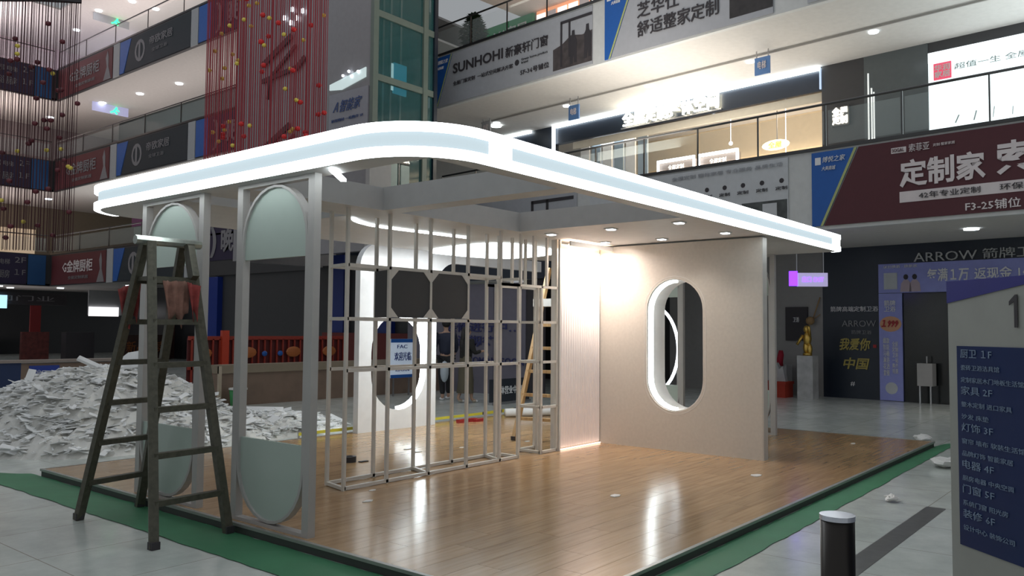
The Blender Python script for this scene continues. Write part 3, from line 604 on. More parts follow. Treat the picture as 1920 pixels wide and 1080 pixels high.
# ------------------------------------------------------------------ low brown barriers, fence
T = thing('low_barrier', 'long brown veneer low barrier behind the debris heap with a blue sign on it', 'barrier', (3.3, 14.6, 0))
obj('panel', G().box((2.78, 14.5, 0), (5.0, 14.7, .76)), BEIGE, T); obj('top_cap', G().box((1.2, 14.46, .78), (5.0, 14.74, .83)), mat('stone_cap', (.30, .25, .22), .5), T)
obj('panel', G().box((1.2, 14.5, 0), (2.78, 14.7, .78)), mat('dark_blue_board', (.012, .03, .10), .5), T, label='dark blue end panel')
obj('sign_plate', G().box((2.92, 14.48, .42), (3.46, 14.5, .72)), mat('sign_blue', (.02, .05, .32), .5), T, label='blue wayfinding sign'); ft('S 出口  799', 14.47, 2.97, 3.40, .50, .64, WINK, T)
T = thing('low_barrier', 'beige brown low barrier below the red fence, right of the heap', 'barrier', (6.8, 11.5, 0))
obj('panel', G().box((5.02, 11.4, 0), (11.0, 11.6, .62)), BEIGE, T); obj('top_cap', G().box((5.0, 11.36, .62), (11.0, 11.64, .78)), mat('beige_cap', (.26, .21, .15), .5), T)
obj('corner_trim', G().box((5.0, 11.35, 0), (5.06, 11.4, .76)), mat('pale_wood_edge', (.45, .37, .28), .5), T)
T = thing('red_fence', 'red painted fence with orange ornaments behind the beige barrier', 'fence', (7.3, 13, 0))
obj('backing', G().box((5.3, 13.02, 0), (9.3, 13.05, 1.26)), mat('dark_red_board', (.10, .015, .015), .6), T)
obj('top_rail', G().box((5.3, 12.96, 1.22), (9.3, 13.02, 1.30)), REDF, T); obj('bottom_rail', G().box((5.3, 12.96, .62), (9.3, 13.02, .68)), REDF, T)
for i in range(26): x = 5.35+i*.155; obj('picket', G().box((x, 12.96, .1), (x+.035, 12.99, 1.24)), REDF, T)
obj('post', G().box((6.0, 12.9, 0), (6.16, 12.98, 1.42)), mat('bright_red_post', (.5, .05, .02), .45), T, label='taller bright red post')
for x in (6.55, 7.7, 8.7, 5.5): obj('ornament', G().ball((x+.1, 12.94, .95), .2, .03, .12), mat('orange_ornament', (.4, .12, .03), .5), T)
for x in (7.05, 7.45, 8.2): obj('ornament', G().ball((x, 12.94, .92), .07, .03, .06), BLUE, T, label='blue knot ornament')
obj('blue_column', G().box((12.3, 16.75, 0), (12.5, 17.35, 3.68)), DBLUE, label='dark blue wrapped column seen left of the white portal', cat='column')
obj('blue_column', G().box((12.3, 23.6, 0), (12.5, 24.7, 3.25)), DBLUE, label='dark blue wrapped column under the crescent banner', cat='column')
obj('red_hoarding', G().box((12.2, 13.8, 0), (12.3, 17.6, 1.35)), mat('dim_red_board', (.16, .02, .018), .6), label='plain dark red boarding at the foot of the blue column', cat='hoarding')
obj('green_bin', G().tube((6.1, 12.2, 0), (6.1, 12.2, .35), .14, 14, .17), mat('green_plastic', (.03, .22, .06), .5), None, True, label='green plastic bucket by the beige barrier', cat='bucket') if False else None
T = thing('paint_bucket', 'green and white paint bucket standing at the corner of the beige barrier', 'bucket', (5.25, 11.1, 0))
obj('bucket_body', G().tube((5.25, 11.1, 0), (5.25, 11.1, .34), .13, 16, .16), mat('green_plastic', (.03, .25, .07), .45), T, True); obj('bucket_rim', G().tube((5.25, 11.1, .33), (5.25, 11.1, .36), .17, 16), WHITE, T)

# ------------------------------------------------------------------ site hoarding
T = thing('site_hoarding', 'grey lilac renovation hoarding with dark blue Chinese and English lettering', 'hoarding', (11, 10.2, 0))
HO = mat('hoarding_lilac', (.17, .16, .20), .5); HI = mat('hoarding_ink', (.03, .035, .13), .6)
for i in range(4): obj('panel', G().box((11, 8.82+.95*i, 0), (11.06, 8.82+.95*(i+1)-.01, 2.55)), HO, T)
obj('door_panel', G().box((11.02, 8.3, 0), (11.06, 8.81, 2.6)), INK, T, label='black door leaf')
lt('装修进行中…', 11, 11.3, 8.95, 1.42, 1.66, HI, T, bold=.02); lt('敬请期待', 11, 11.3, 9.7, 1.08, 1.34, HI, T, bold=.02); lt('COMING SOON', 11, 10.55, 8.85, .68, .84, HI, T, bold=.01)
obj('shop_fascia', G().box((10.9, 8.2, 2.62), (11.3, 14.0, 3.3)), NAVY, label='dark shop fascia above the renovation hoarding', cat='fascia')
T = thing('warning_board', 'low dark glass guard board with white Chinese lettering by the hoarding', 'board', (9.4, 8.0, 0))
obj('plate', G().box((8.85, 8.0, .05), (10.1, 8.03, .5)), mat('dark_glass_board', (.03, .035, .045), .15), T); obj('base', G().box((8.85, 7.95, 0), (10.1, 8.08, .05)), STEEL, T); ft('全体营业中 警示', 7.99, 9.0, 9.95, .2, .36, WINK, T)

# ------------------------------------------------------------------ people
def skin_mesh(name, chain, m, parent, sub=1):
    me = bpy.data.meshes.new(name); O = org(parent); vs_ = [Vector(p[:3])-O for p in chain['v']]; me.from_pydata(vs_, chain['e'], [])
    o = link(name, me, None, parent); md = o.modifiers.new('skin', 'SKIN'); sv = me.skin_vertices[0].data
    for i, p in enumerate(chain['v']): r = p[3]; sv[i].radius = (r, r) if not isinstance(r, tuple) else r
    for i in range(len(sv)): sv[i].use_root = (i == 0)
    s = o.modifiers.new('sub', 'SUBSURF'); s.levels = sub; s.render_levels = sub
    dg = bpy.context.evaluated_depsgraph_get(); dg.update(); nm = bpy.data.meshes.new_from_object(o.evaluated_get(dg)); o.modifiers.clear(); o.data = nm; nm.materials.clear(); nm.materials.append(m); nm.shade_smooth()
    bpy.data.meshes.remove(me); return o
def person(label, loc, yaw, h, top, bottom, hair, longhair, coat, bend):
    T = thing('person', label, 'person', loc); k_ = h/1.7; c_, s_ = math.cos(yaw), math.sin(yaw)
    def Q(x, y, z, r=None): X, Y_ = x*k_, y*k_; p = (loc[0]+X*c_-Y_*s_, loc[1]+X*s_+Y_*c_, loc[2]+z*k_); return p+((r*k_ if not isinstance(r, tuple) else tuple(q*k_ for q in r)),) if r else p
    skin = mat('skin_tone', (.45, .28, .2), .55)
    V_ = [Q(0, 0, .92, .09), Q(0, 0, 1.15, .085), Q(0, .0, 1.36, .07), Q(0, .01, 1.46, .045), Q(0, .02, 1.54, .06), Q(0, .03, 1.62, .085)]; E_ = [(0, 1), (1, 2), (2, 3), (3, 4), (4, 5)]
    for sd in (-1, 1):
        n = len(V_); st = .16*sd
        V_ += [Q(.09*sd, 0, .88, .085), Q(.09*sd, .05+st*.3, .48, .055), Q(.09*sd, -.02+st*.8, .08, .038), Q(.09*sd, .10+st*.8, .035, .034)]; E_ += [(0, n), (n, n+1), (n+1, n+2), (n+2, n+3)]
        n = len(V_); el = bend if sd > 0 else .15
        V_ += [Q(.19*sd, 0, 1.39, .048), Q(.24*sd, .02+el*.1, 1.12, .038), Q(.22*sd, .10+el*.25, .95+el*.25, .028), Q(.21*sd, .14+el*.3, .90+el*.28, .03)]; E_ += [(2, n), (n, n+1), (n+1, n+2), (n+2, n+3)]
        hp = n+3
        for f_ in range(5):
            n = len(V_); dx = (f_-2)*.016; ln = (.05, .075, .08, .075, .055)[f_]
            V_ += [Q(.21*sd+dx, .15+el*.3+ln*.3, .88+el*.28, .009), Q(.21*sd+dx, .15+el*.3+ln*.6, .86+el*.28-ln*.7, .007)]; E_ += [(hp, n), (n, n+1)]
    skin_mesh('body', dict(v=V_, e=E_), skin, T)
    tv = [Q(0, 0, .90, .16), Q(0, 0, 1.15, .15), Q(0, 0, 1.35, .165), Q(0, .01, 1.46, .085)]; te = [(0, 1), (1, 2), (2, 3)]
    for sd in (-1, 1):
        el = bend if sd > 0 else .15; n = len(tv); tv += [Q(.18*sd, 0, 1.38, .085), Q(.24*sd, .02+el*.1, 1.12, .055), Q(.22*sd, .08+el*.22, .98+el*.22, .045)]; te += [(2, n), (n, n+1), (n+1, n+2)]
    skin_mesh('jacket', dict(v=tv, e=te), top, T)
    if coat:
        g = G(); n = 14
        for z, r in ((1.05, .15), (.8, .19), (.5, .21), (.22, .23)):
            for i in range(n): a = 2*math.pi*i/n; rr = r*(1+.06*math.sin(3*a+z*9)); g.v.append(Vector(Q(rr*math.cos(a), rr*.8*math.sin(a), z)))
        for j in range(3):
            for i in range(n): g.f.append((j*n+i, j*n+(i+1) % n, (j+1)*n+(i+1) % n, (j+1)*n+i))
        obj('long_skirt', g, bottom, T, True)
    else:
        tv = [Q(0, 0, .95, .135)]; te = []
        for sd in (-1, 1): n = len(tv); st = .16*sd; tv += [Q(.09*sd, 0, .86, .105), Q(.09*sd, .05+st*.3, .48, .075), Q(.09*sd, -.02+st*.8, .11, .06)]; te += [(0, n), (n, n+1), (n+1, n+2)]
        skin_mesh('trousers', dict(v=tv, e=te), bottom, T)
    for sd in (-1, 1):
        st = .16*sd; obj('shoe', G().ball(Q(.09*sd, .05+st*.8, .035), .055*k_, .055*k_, .035*k_), WINK if not coat else mat('beige_shoe', (.4, .35, .28), .6), T, True); obj('shoe', G().ball(Q(.09*sd, .11+st*.8, .03), .045*k_, .045*k_, .03*k_), WINK, T, True)
    g = G().ball(Q(0, .0, 1.635), .095*k_, .10*k_, .10*k_, 12, 8)
    if longhair: g.ball(Q(0, -.05, 1.50), .09*k_, .06*k_, .18*k_, 12, 8).ball(Q(0, -.08, 1.32), .07*k_, .05*k_, .16*k_, 12, 8)
    obj('hair', g, hair, T, True)
    f = obj('face', G().ball(Q(0, .055, 1.60), .068*k_, .06*k_, .085*k_, 12, 8).ball(Q(0, .12, 1.595), .012*k_, .016*k_, .018*k_), skin, T, True)
    obj('eyes', G().ball(Q(-.028, .108, 1.615), .009*k_).ball(Q(.028, .108, 1.615), .009*k_), INK, f); obj('mouth', G().ball(Q(0, .108, 1.555), .022*k_, .008*k_, .006*k_), mat('lip_tone', (.4, .12, .1), .5), f)
    return T
BLK = mat('black_hair', (.012, .01, .01), .5)
person('person in a navy jacket and black trousers standing by the hoarding, facing away', (9.15, 9.5, 0), -.6, 1.68, mat('navy_cloth', (.02, .025, .05), .8), mat('black_cloth', (.012, .012, .014), .8), BLK, False, False, .1)
person('person with long black hair and olive skirt next to the navy jacket, arm raised', (8.95, 8.75, 0), -1.9, 1.52, mat('black_top_cloth', (.015, .014, .013), .8), mat('olive_cloth', (.10, .085, .055), .8), BLK, True, True, .9)
V_bag = obj('plastic_bag', G().ball((8.75, 9.15, .62), .1, .08, .22, 10, 7), mat('pale_bag', (.4, .45, .5), .5), None, True, label='pale plastic bag carried between the two people', cat='bag')

# ------------------------------------------------------------------ right facade: banners
sF = 11.73
def banner(name, label, t1, t0, z0, z1, m, skew=0., skewR=0.):
    """flat printed banner on the fascia from t1 (left) to t0 (right); the slanted left edge leans by skew"""
    T = thing(name, label, 'banner', tuple(R(sF-.02, (t0+t1)/2, z0)))
    g = G(); g.prism([(t1-skew, z1), (t1, z0), (t0-0, z0), (t0-skewR, z1)] if not skewR else [(t1-skew, z1), (t1, z0), (t0, z0), (t0-skewR, z1)], R(sF, 0, 0), UD, (0, 0, 1), -ND*.02)
    obj('sheet', g, m, T); return T
zA, zB = 3.47, 4.86
T = banner('maroon_banner', 'maroon furniture banner with large pale lettering above the dark shopfront', 3.62, -6, zA, zB, MAROON, .65)
rt('定制家', sF-.02, 2.26, .92, 4.02, 4.50, LINK, T, bold=.03); rt('索菲亚', sF-.02, .76, -.75, 4.05, 4.60, LINK, T, bold=.03)
obj('text_bar', G(R).box((sF-.03, -2, 3.76), (sF-.02, 2.27, 3.95)), LINK, T); rt('42年专业定制', sF-.03, 1.95, 1.0, 3.80, 3.91, INK, T); rt('环保 健康', sF-.03, .72, .0, 3.80, 3.91, INK, T)
rt('F3-25铺位', sF-.02, 1.23, .43, 3.51, 3.67, LINK, T, bold=.01); obj('logo_plate', G(R).box((sF-.03, 2.15, 4.64), (sF-.02, 2.40, 4.74)), LINK, T); rt('索菲亚', sF-.02, 2.10, 1.77, 4.63, 4.77, LINK, T); rt('定制·整家家居', sF-.02, 1.71, 1.37, 4.67, 4.72, LINK, T); rt('SOGAL', sF-.03, 2.38, 2.18, 4.66, 4.72, MAROON, T)
def blue_flag(label, t1, t0t, t0b, z0, z1, txt=True):
    T = thing('blue_banner', label, 'banner', tuple(R(sF-.02, t1-.3, z0)))
    obj('sheet', G().prism([(t1, z1), (t1, z0), (t0b, z0), (t0t, z1)], R(sF, 0, 0), UD, (0, 0, 1), -ND*.02), BLUE, T)
    obj('gold_edge', G().prism([(t0t+.05, z1), (t0b+.05, z0), (t0b, z0), (t0t, z1)], R(sF-.02, 0, 0), UD, (0, 0, 1), -ND*.004), mat('olive_gold_line', (.45, .5, .2), .5), T)
    obj('logo', G(R).box((sF-.028, t1-.18, z1-.24), (sF-.02, t1-.07, z1-.10)), WINK, T); rt('博悦之家', sF-.02, t1-.22, t1-.64, z1-.21, z1-.10, WINK, T, shear=.2); rt('大美商城', sF-.02, t1-.2, t1-.46, z1-.36, z1-.28, WINK, T, shear=.2)
    return T
blue_flag('blue slanted banner between the white pier and the maroon banner', 3.85, 3.0, 3.64, zA, zB)
T = thing('grey_banner', 'pale grey banner with a row of small round icons, left of the white pier', 'banner', tuple(R(sF-.02, 6.6, zA)))
obj('sheet', G(R).box((sF-.02, 4.32, zA), (sF, 9.2, zB)), LGB, T); rt('全屋定制 整体家居 专业服务 品质生活', sF-.02, 6.94, 4.42, 4.70, 4.78, GREYB, T)
for i in range(6):
    t = 6.5-.41*i; obj('icon', G().prism([(t+.05*math.cos(a*.785), 4.42+.05*math.sin(a*.785)) for a in range(8)], R(sF-.02, 0, 0), UD, (0, 0, 1), -ND*.004), INK, T); rt('定制', sF-.02, t+.12, t-.12, 4.24, 4.31, INK, T)
T2 = obj('photo_print', G(R).box((sF-.024, 4.34, 3.5), (sF-.02, 5.3, 4.05)), mat('dark_photo_print', (.09, .10, .10), .5, var=.5, scale=5), T, label='printed dark interior photo')
obj('photo_print', G(R).box((sF-.027, 4.55, 3.5), (sF-.024, 4.85, 4.0)), LGB, T)
T = thing('grey_banner', 'grey banner with a black window frame picture seen through the canopy opening', 'banner', tuple(R(sF-.02, 11.5, zA)))
obj('sheet', G(R).box((sF-.02, 9.6, zA), (sF, 14.6, zB)), GREYB, T)
obj('frame_print', G(R).box((sF-.03, 11.0, 3.6), (sF-.02, 11.08, 4.7)).box((sF-.03, 10.5, 3.6), (sF-.02, 10.58, 4.7)).box((sF-.03, 9.7, 4.62), (sF-.02, 11.08, 4.7)), INK, T); rt('5F-36号铺位 门窗', sF-.02, 13.0, 11.8, 3.7, 3.95, INK, T)
# fourth level banners
zA, zB = 7.77, 9.18
T = thing('grey_banner', 'SUNHOHI grey window company banner with the picture of two walking figures', 'banner', tuple(R(sF-.02, 11.8, zA)))
obj('sheet', G().prism([(14.12, zB), (14.72, zA), (9.15, zA), (9.15, zB)], R(sF, 0, 0), UD, (0, 0, 1), -ND*.02), GREYB, T)
rt('SUNHOHI', sF-.02, 14.08, 12.12, 8.58, 8.86, INK, T, bold=.02); rt('新豪轩门窗', sF-.02, 12.03, 10.54, 8.55, 8.83, INK, T, bold=.01); rt('全屋门窗定制  一站式空间解决方案', sF-.02, 14.07, 11.75, 8.24, 8.36, INK, T); rt('5F-36号铺位', sF-.02, 11.48, 10.5, 7.98, 8.13, INK, T, bold=.01); rt('Green home product\nbrand', sF-.02, 11.45, 10.55, 8.28, 8.42, CHAR, T)
obj('seal_mark', G().prism([(11.62+.08*math.cos(a*.6283), 8.35+.08*math.sin(a*.6283)) for a in range(10)], R(sF-.02, 0, 0), UD, (0, 0, 1), -ND*.004), INK, T)
obj('photo_ground', G().prism([(10.38, 7.85), (10.38, 8.38), (10.1, 8.45), (9.8, 8.62), (9.45, 8.55), (9.15, 8.6), (9.15, 7.85)], R(sF-.02, 0, 0), UD, (0, 0, 1), -ND*.004), mat('photo_grey', (.085, .07, .07), .5, var=.4, scale=6), T)
obj('photo_frame', G(R).box((sF-.03, 10.08, 7.9), (sF-.024, 10.14, 9.0)).box((sF-.03, 9.82, 8.1), (sF-.024, 9.88, 8.98)).box((sF-.03, 9.15, 8.96), (sF-.024, 10.14, 9.03)), INK, T)
for (t, h) in ((9.72, 0), (9.28, .05)):
    obj('figure_print', G().prism([(t-.1, 7.92+h), (t-.02, 7.92+h), (t, 8.15+h), (t+.03, 7.9+h), (t+.12, 7.9+h), (t+.1, 8.35+h), (t+.11, 8.5+h), (t+.06, 8.58+h), (t+.05, 8.72+h), (t-.03, 8.72+h), (t-.04, 8.58+h), (t-.1, 8.48+h)], R(sF-.026, 0, 0), UD, (0, 0, 1), -ND*.004), INK, T)
blue_flag('blue slanted banner at the left end of the SUNHOHI banner', 14.95, 14.15, 14.74, zA, zB)
blue_flag('blue slanted banner between SUNHOHI and the comfort home banner', 8.78, 7.95, 8.62, zA, zB+.2)
T = thing('grey_banner', 'grey comfort home banner with two rows of dark Chinese lettering, topmost right', 'banner', tuple(R(sF-.02, 6, zA)))
obj('sheet', G().prism([(7.93, zB+.2), (8.6, zA), (4.6, zA), (4.6, zB+.2)], R(sF, 0, 0), UD, (0, 0, 1), -ND*.02), GREYB, T)
rt('芝华仕', sF-.02, 7.85, 6.75, 8.5, 8.86, INK, T, bold=.01); rt('舒适整家定制', sF-.02, 7.85, 5.79, 8.06, 8.42, INK, T, bold=.01)
obj('photo_print', G(R).box((sF-.024, 4.6, 7.9), (sF-.02, 5.55, 9.3)), mat('dark_sofa_print', (.05, .045, .045), .5, var=.5, scale=4), T)
T = thing('grey_banner', 'dark sofa photo banner right of the comfort home lettering', 'banner', tuple(R(sF-.02, 3, zA)))
obj('sheet', G(R).box((sF-.02, -5, zA), (sF, 3.9, zB+.2)), GREYB, T)

# railings of the right facade
def railing(label, fr, s, t0, t1, z, step, grp='glass railings', m=RAIL):
    T = thing('glass_railing', label, 'railing', tuple(fr(s, (t0+t1)/2, z)), None)
    obj('handrail', G(fr).tube((s, t0, z+.82), (s, t1, z+.82), .025, 8), m, T)
    n = int((t1-t0)/step)
    for i in range(n+1):
        t = t0+(t1-t0)*i/n; obj('baluster', G(fr).box((s-.015, t-.012, z), (s+.015, t+.012, z+.8)), m, T)
        if i < n: obj('glass_pane', G(fr).box((s+.02, t+.04, z+.06), (s+.03, t+(t1-t0)/n-.04, z+.7)), GLASS, T)
    return T
railing('glass and steel railing on the balcony above the maroon and icon banners', R, 11.8, -6, 14.6, 4.96, 1.31)
railing('glass and steel railing above the SUNHOHI banner', R, 11.8, -2, 14.9, 9.29, 1.31)
def LX(s, t, z): return Vector((s, t, z))
def LY(s, t, z): return Vector((t, s, z))
for z, nm in ((4.82, 'lowest'), (9.22, 'middle'), (13.52, 'upper')):
    railing('glass railing on the %s gallery of the far facade, long side' % nm, LX, 12.5, 18.4, 38, z, 2.6)
    railing('glass railing on the %s gallery of the far facade, end side' % nm, LY, 38.05, -4, 12.3, z, 2.6)

# third floor shops (right)
T = thing('shop_sign', 'glowing white overexposed shop lettering above the cream lit shop', 'sign', tuple(R(15.4, 9.4, 7.2)))
rt('全屋定制整体空间', 15.44, 11.0, 7.95, 7.24, 7.66, glow('sign_glow', (1., .95, .8), 4), T, depth=.06, bold=.02); obj('mount_rail', G(R).box((15.45, 7.9, 7.2), (15.5, 11.1, 7.24)), STEEL, T)
light('sign_spill', 'AREA', tuple(R(15.2, 9.4, 7.45)), 16, (1., .95, .82), 3, .3, tuple(R(13.5, 9.4, 7.9)))
T = thing('led_line', 'long white LED line under the soffit above the cream lit shop', 'lamp', tuple(R(15.42, 9.4, 7.7)))
obj('tube', G(R).box((15.40, 5.30, 7.66), (15.48, 13.6, 7.73)), LED, T)
obj('led_line', G(R).box((15.40, 13.6, 4.4), (15.47, 13.68, 7.74)), LEDS, label='vertical white LED line at the left corner of the cream lit shop', cat='lamp')
obj('led_line', G(R).box((15.40, 14.6, 7.68), (15.48, 15.9, 7.74)), LED, label='short white LED line left of the dark shop corner, just above the canopy', cat='lamp')
obj('led_line', G(R).box((15.42, 5.27, 7.2), (15.47, 5.30, 7.7)), glow('led_dim', (.5, .65, .9), .7), label='dim short vertical LED line at the right end of the dark shop header', cat='lamp')
T = thing('square_sign', 'small glowing square shop sign on the dark pier', 'sign', tuple(R(15.42, 4.83, 6.25)))
obj('box', G(R).box((15.42, 4.62, 6.25), (15.5, 5.02, 6.7)), CHAR, T); rt('全屋\n定制', 15.42, 5.0, 4.64, 6.28, 6.68, glow('square_sign_glow', (1., .93, .78), 5), T, bold=.04)
for (t, z0, z1, lb) in ((4.20, 5.6, 7.35, 'tallest pale vertical light stripe on the slate pier, closest to the square sign'), (4.13, 5.6, 7.0, 'middle pale vertical light stripe on the slate pier'), (4.08, 5.6, 6.9, 'shortest pale vertical light stripe on the slate pier, closest to the bright screen')): obj('light_stripe', G(R).box((15.47, t-.012, z0), (15.5, t+.012, z1)), glow('stripe_glow', (.75, .78, .76), .8), label=lb, cat='lamp', group='pale stripes on the slate pier')
T = thing('shop_screen', 'huge bright white backlit shop screen with a red logo square', 'screen', tuple(R(15.4, 0, 5)))
obj('screen_face', G(R).box((15.45, -6, 4.5), (15.5, 2.92, 7.5)), glow('screen_white', (.84, .96, .97), 1.05), T); obj('header_band', G(R).box((15.44, -6, 7.28), (15.45, 2.92, 7.5)), glow('header_glow', (.9, .97, 1.), 1.1), T)
obj('logo_square', G(R).box((15.43, 2.46, 6.88), (15.44, 2.81, 7.24)), glow('logo_red', (.65, .08, .14), .8), T); rt('华润\n家居', 15.43, 2.79, 2.48, 6.92, 7.2, LINK, T, bold=.02); rt('超值一生 全屋定制', 15.44, 2.40, .6, 7.03, 7.16, mat('pale_grey_ink', (.25, .3, .3), .5), T)
for i in range(4): obj('ink_stroke', G(R).beam((15.43, 2.4-.35*i, 5.9), (15.43, 2.33-.33*i, 6.06+.03*(i % 3)), .01, .02), mat('pale_grey_ink', (.3, .34, .34), .5), T)
# interior of the cream shop
for i, (ta, tb) in enumerate(((10.15, 8.95), (8.85, 7.66))):
    T = thing('lit_mirror_frame', 'rectangular LED framed niche inside the cream shop, %s one' % ('wider left' if i == 0 else 'brighter right'), 'lamp', tuple(R(15.9, (ta+tb)/2, 5.2)))
    obj('led_frame', G(R).box((15.85, tb, 6.15), (15.9, ta, 6.23)).box((15.85, ta-.05, 4.3), (15.9, ta, 6.15)).box((15.85, tb, 4.3), (15.9, tb+.05, 6.15)), LEDS, T); obj('back_panel', G(R).box((15.95, tb, 4.3), (16.0, ta, 6.15)), mat('taupe_panel', (.25, .2, .17), .5), T)
    rt('全屋定制', 15.9, ta-.35, tb+.35, 5.92, 6.06, glow('inner_sign', (.9, .9, .85), 1.5), T)
T = thing('oval_sign', 'glowing yellow white oval sign inside the cream shop', 'sign', tuple(R(15.8, 6.6, 6.0)))
obj('face', G().prism([(6.6+.36*math.cos(a*.3927), 6.14+.13*math.sin(a*.3927)) for a in range(16)], R(15.8, 0, 0), UD, (0, 0, 1), ND*.04), glow('oval_glow', (1., .86, .5), 3.), T); obj('hanger', G(R).box((15.81, 6.55, 6.25), (15.83, 6.57, 7.17)), STEEL, T); rt('全屋', 15.79, 6.78, 6.42, 6.05, 6.22, glow('amber', (1., .5, .1), 1.5), T, bold=.03)
for i in range(6):
    t = 12.7-.42*i; obj('display_door', G(R).box((15.8, t-.16, 4.29), (15.86, t+.16, 7.0-.0)), (WHITE, mat('blue_grey_door', (.25, .32, .38), .4))[i % 2], label='tall narrow %s sample door at the left of the cream shop' % ('white' if i % 2 == 0 else 'blue grey'), cat='sample door', group='%s sample doors in the cream shop' % ('white' if i % 2 == 0 else 'blue grey'))
obj('ceiling_glow', G(R).box((15.75, 10.9, 7.0), (15.9, 12.4, 7.08)), LEDS, label='bright linear lamp over the sample doors in the cream shop', cat='lamp')
for (t, z) in ((7.8, 6.35), (8.3, 7.1), (9.0, 7.05), (6.3, 5.7)): obj('spot_lamp', G(R).ball((15.75, t, z), .05).tube((15.75, t, z), (15.75, t, 7.16), .008, 5), LEDS, None, True, label='small round spot lamp in the cream shop', cat='lamp', group='spot lamps in the cream shop')
obj('door_header', G(R).box((15.6, 5.3, 6.95), (15.66, 13.0, 7.16)), mat('cream_header', (.6, .55, .45), .5), label='cream beam under the glowing shop lettering', cat='beam')
# fourth floor shops
T = thing('green_sign', 'green V6 home store sign on the fourth floor', 'sign', tuple(R(16.4, 16, 11)))
obj('board', G(R).box((16.4, 15.45, 11.3), (16.5, 18, 12.05)), mat('store_green', (.02, .16, .06), .5, emit=.12, ecol=(.02, .3, .1)), T); rt('V6家居', 16.4, 17.3, 15.7, 11.45, 11.85, WINK, T, bold=.02)
obj('store_window', G(R).box((16.4, 15.4, 9.2), (16.45, 18, 11.25)), glow('warm_window', (.75, .68, .55), .8), label='pale lit shop window under the green sign', cat='window display')
T = thing('display_shelf', 'orange lit display cabinet with a grid of panes on the fourth floor', 'cabinet', tuple(R(16.4, 12.6, 9.2)))
obj('carcass', G(R).box((16.42, 10.2, 9.2), (16.5, 15.3, 12.03)), glow('orange_back', (.75, .30, .14), .9), T)
for i in range(11):
    for j in range(3): obj('pane', G(R).box((16.38, 10.28+.46*i, 9.35+.9*j), (16.41, 10.28+.46*i+.38, 10.1+.9*j)), (glow('pane_white', (.95, .85, .8), 1.3), glow('pane_grey', (.35, .3, .3), .6))[(i*7+j*3) % 3 == 0], T)
T = thing('potted_plant', 'tall bushy potted plant at the left end of the fourth floor railing', 'plant', tuple(R(12.4, 14.0, 8.66)))
obj('pot', G(R).tube((12.4, 14.0, 8.66), (12.4, 14.0, 9.1), .16, 12, .2), CHAR, T, True)
g = G()
for _ in range(1900):
    a = random.uniform(0, 6.28); z = random.uniform(9.1, 10.45); r = .36*math.sin(max(.15, (z-9.0)/1.5*3.0))*random.uniform(.2, 1)+.03; c_ = R(12.4, 14.0, z)+Vector((r*math.cos(a), r*math.sin(a), 0)); u = Vector((math.cos(a), math.sin(a), random.uniform(-.8, .4)))*.10; w = Vector((-math.sin(a), math.cos(a), 0))*.04; n = len(g.v); g.v += [c_-u, c_+w, c_+u, c_-w]; g.f.append((n, n+1, n+2, n+3))
obj('leaves', g, mat('dark_leaf', (.015, .04, .015), .6), T, kind='stuff'); obj('stem', G(R).tube((12.4, 14, 9.0), (12.4, 14, 10.3), .02, 6), CHAR, T)
# ceiling downlights and small soffit things
def dl(p, r, m=LEDS, label='round downlight in the mall soffit', grp='mall soffit downlights'):
    p = Vector(p); obj('downlight', G().tube(tuple(p-Vector((0, 0, .02))), tuple(p+Vector((0, 0, .02))), r, 10), m, label=label, cat='downlight', group=grp)
for t, lb in ((16.2, 'soffit downlight just above the canopy corner beside the grey sign box'), (13.1, 'soffit downlight left of the glowing shop lettering, by the blue hanging sign'), (10.05, 'soffit downlight above the middle of the glowing shop lettering'), (6.9, 'soffit downlight above the blue hanging sign nearest the slate pier'), (3.8, 'soffit downlight above the bright white screen'), (.7, 'soffit downlight beyond the bright white screen')): dl(R(14.0, t*.9+.1, 7.74), .10, label=lb, grp='downlights over the cream shop')
for t in (1.6, 4.9, 8): dl(R(13.4, t, 3.41), .13, label='round downlight in the soffit under the maroon banner level', grp='downlights under the maroon banner level')
light('soffit_lamp', 'SPOT', tuple(R(13.4, 1.6, 3.38)), 140, (1, .95, .88), .1, target=tuple(R(13.6, 1.6, 0)), spot=math.radians(120), blend=.9)
for z, pts in ((12.0, [(13.91, 36.6), (14.26, 33.7), (14.55, 30.8), (13.53, 41.5), (10.15, 42.3), (6.3, 40.1), (3.5, 41.5)]), (16.33, [(13.58, 36.58), (14.04, 34.25), (15.15, 34.25), (15.0, 30.8), (14.04, 40.06), (10.29, 40.4), (6.2, 41), (3.5, 40.)]), (7.7, [(13.7, 35.5), (13.9, 31.8), (13.2, 40.5), (10, 40.2), (7, 41), (5, 40)]), (3.3, [(14.2, 34), (14.3, 31), (13.5, 39.5), (11, 40), (8.3, 40.), (12, 41.5)])):
    for (x, y) in pts: dl((x, y, z), .15, label='round downlight in a far gallery soffit', grp='far gallery downlights')
obj('track_line', G(R).box((13.66, -5, 7.70), (13.70, 15, 7.735)), mat('seam_grey', (.30, .29, .27), .7), label='thin dark track line along the pale soffit over the cream shop', cat='track')
for (t, z, lb) in ((5.75, 7.42, 'blue hanging wayfinding sign nearest the slate pier'), (11.2, 7.36, 'blue hanging wayfinding sign left of the glowing shop lettering'), (14.6, 7.5, 'grey hanging sign box just above the canopy corner')):
    T = thing('hanging_sign', lb, 'sign', tuple(R(13.5, t, z-.22)))
    obj('plate', G(R).box((13.48, t-.18, z-.22), (13.52, t+.18, z+.17)), mat('wayfinding_blue', (.10, .22, .48), .5) if 'blue' in lb else GREYB, T); obj('hanger', G(R).box((13.49, t+.13, z+.17), (13.51, t+.15, 7.76)).box((13.49, t-.15, z+.17), (13.51, t-.13, 7.76)), STEEL, T)
    rt('电梯', 13.48, t+.1, t-.1, z-.1, z+.08, LINK, T)
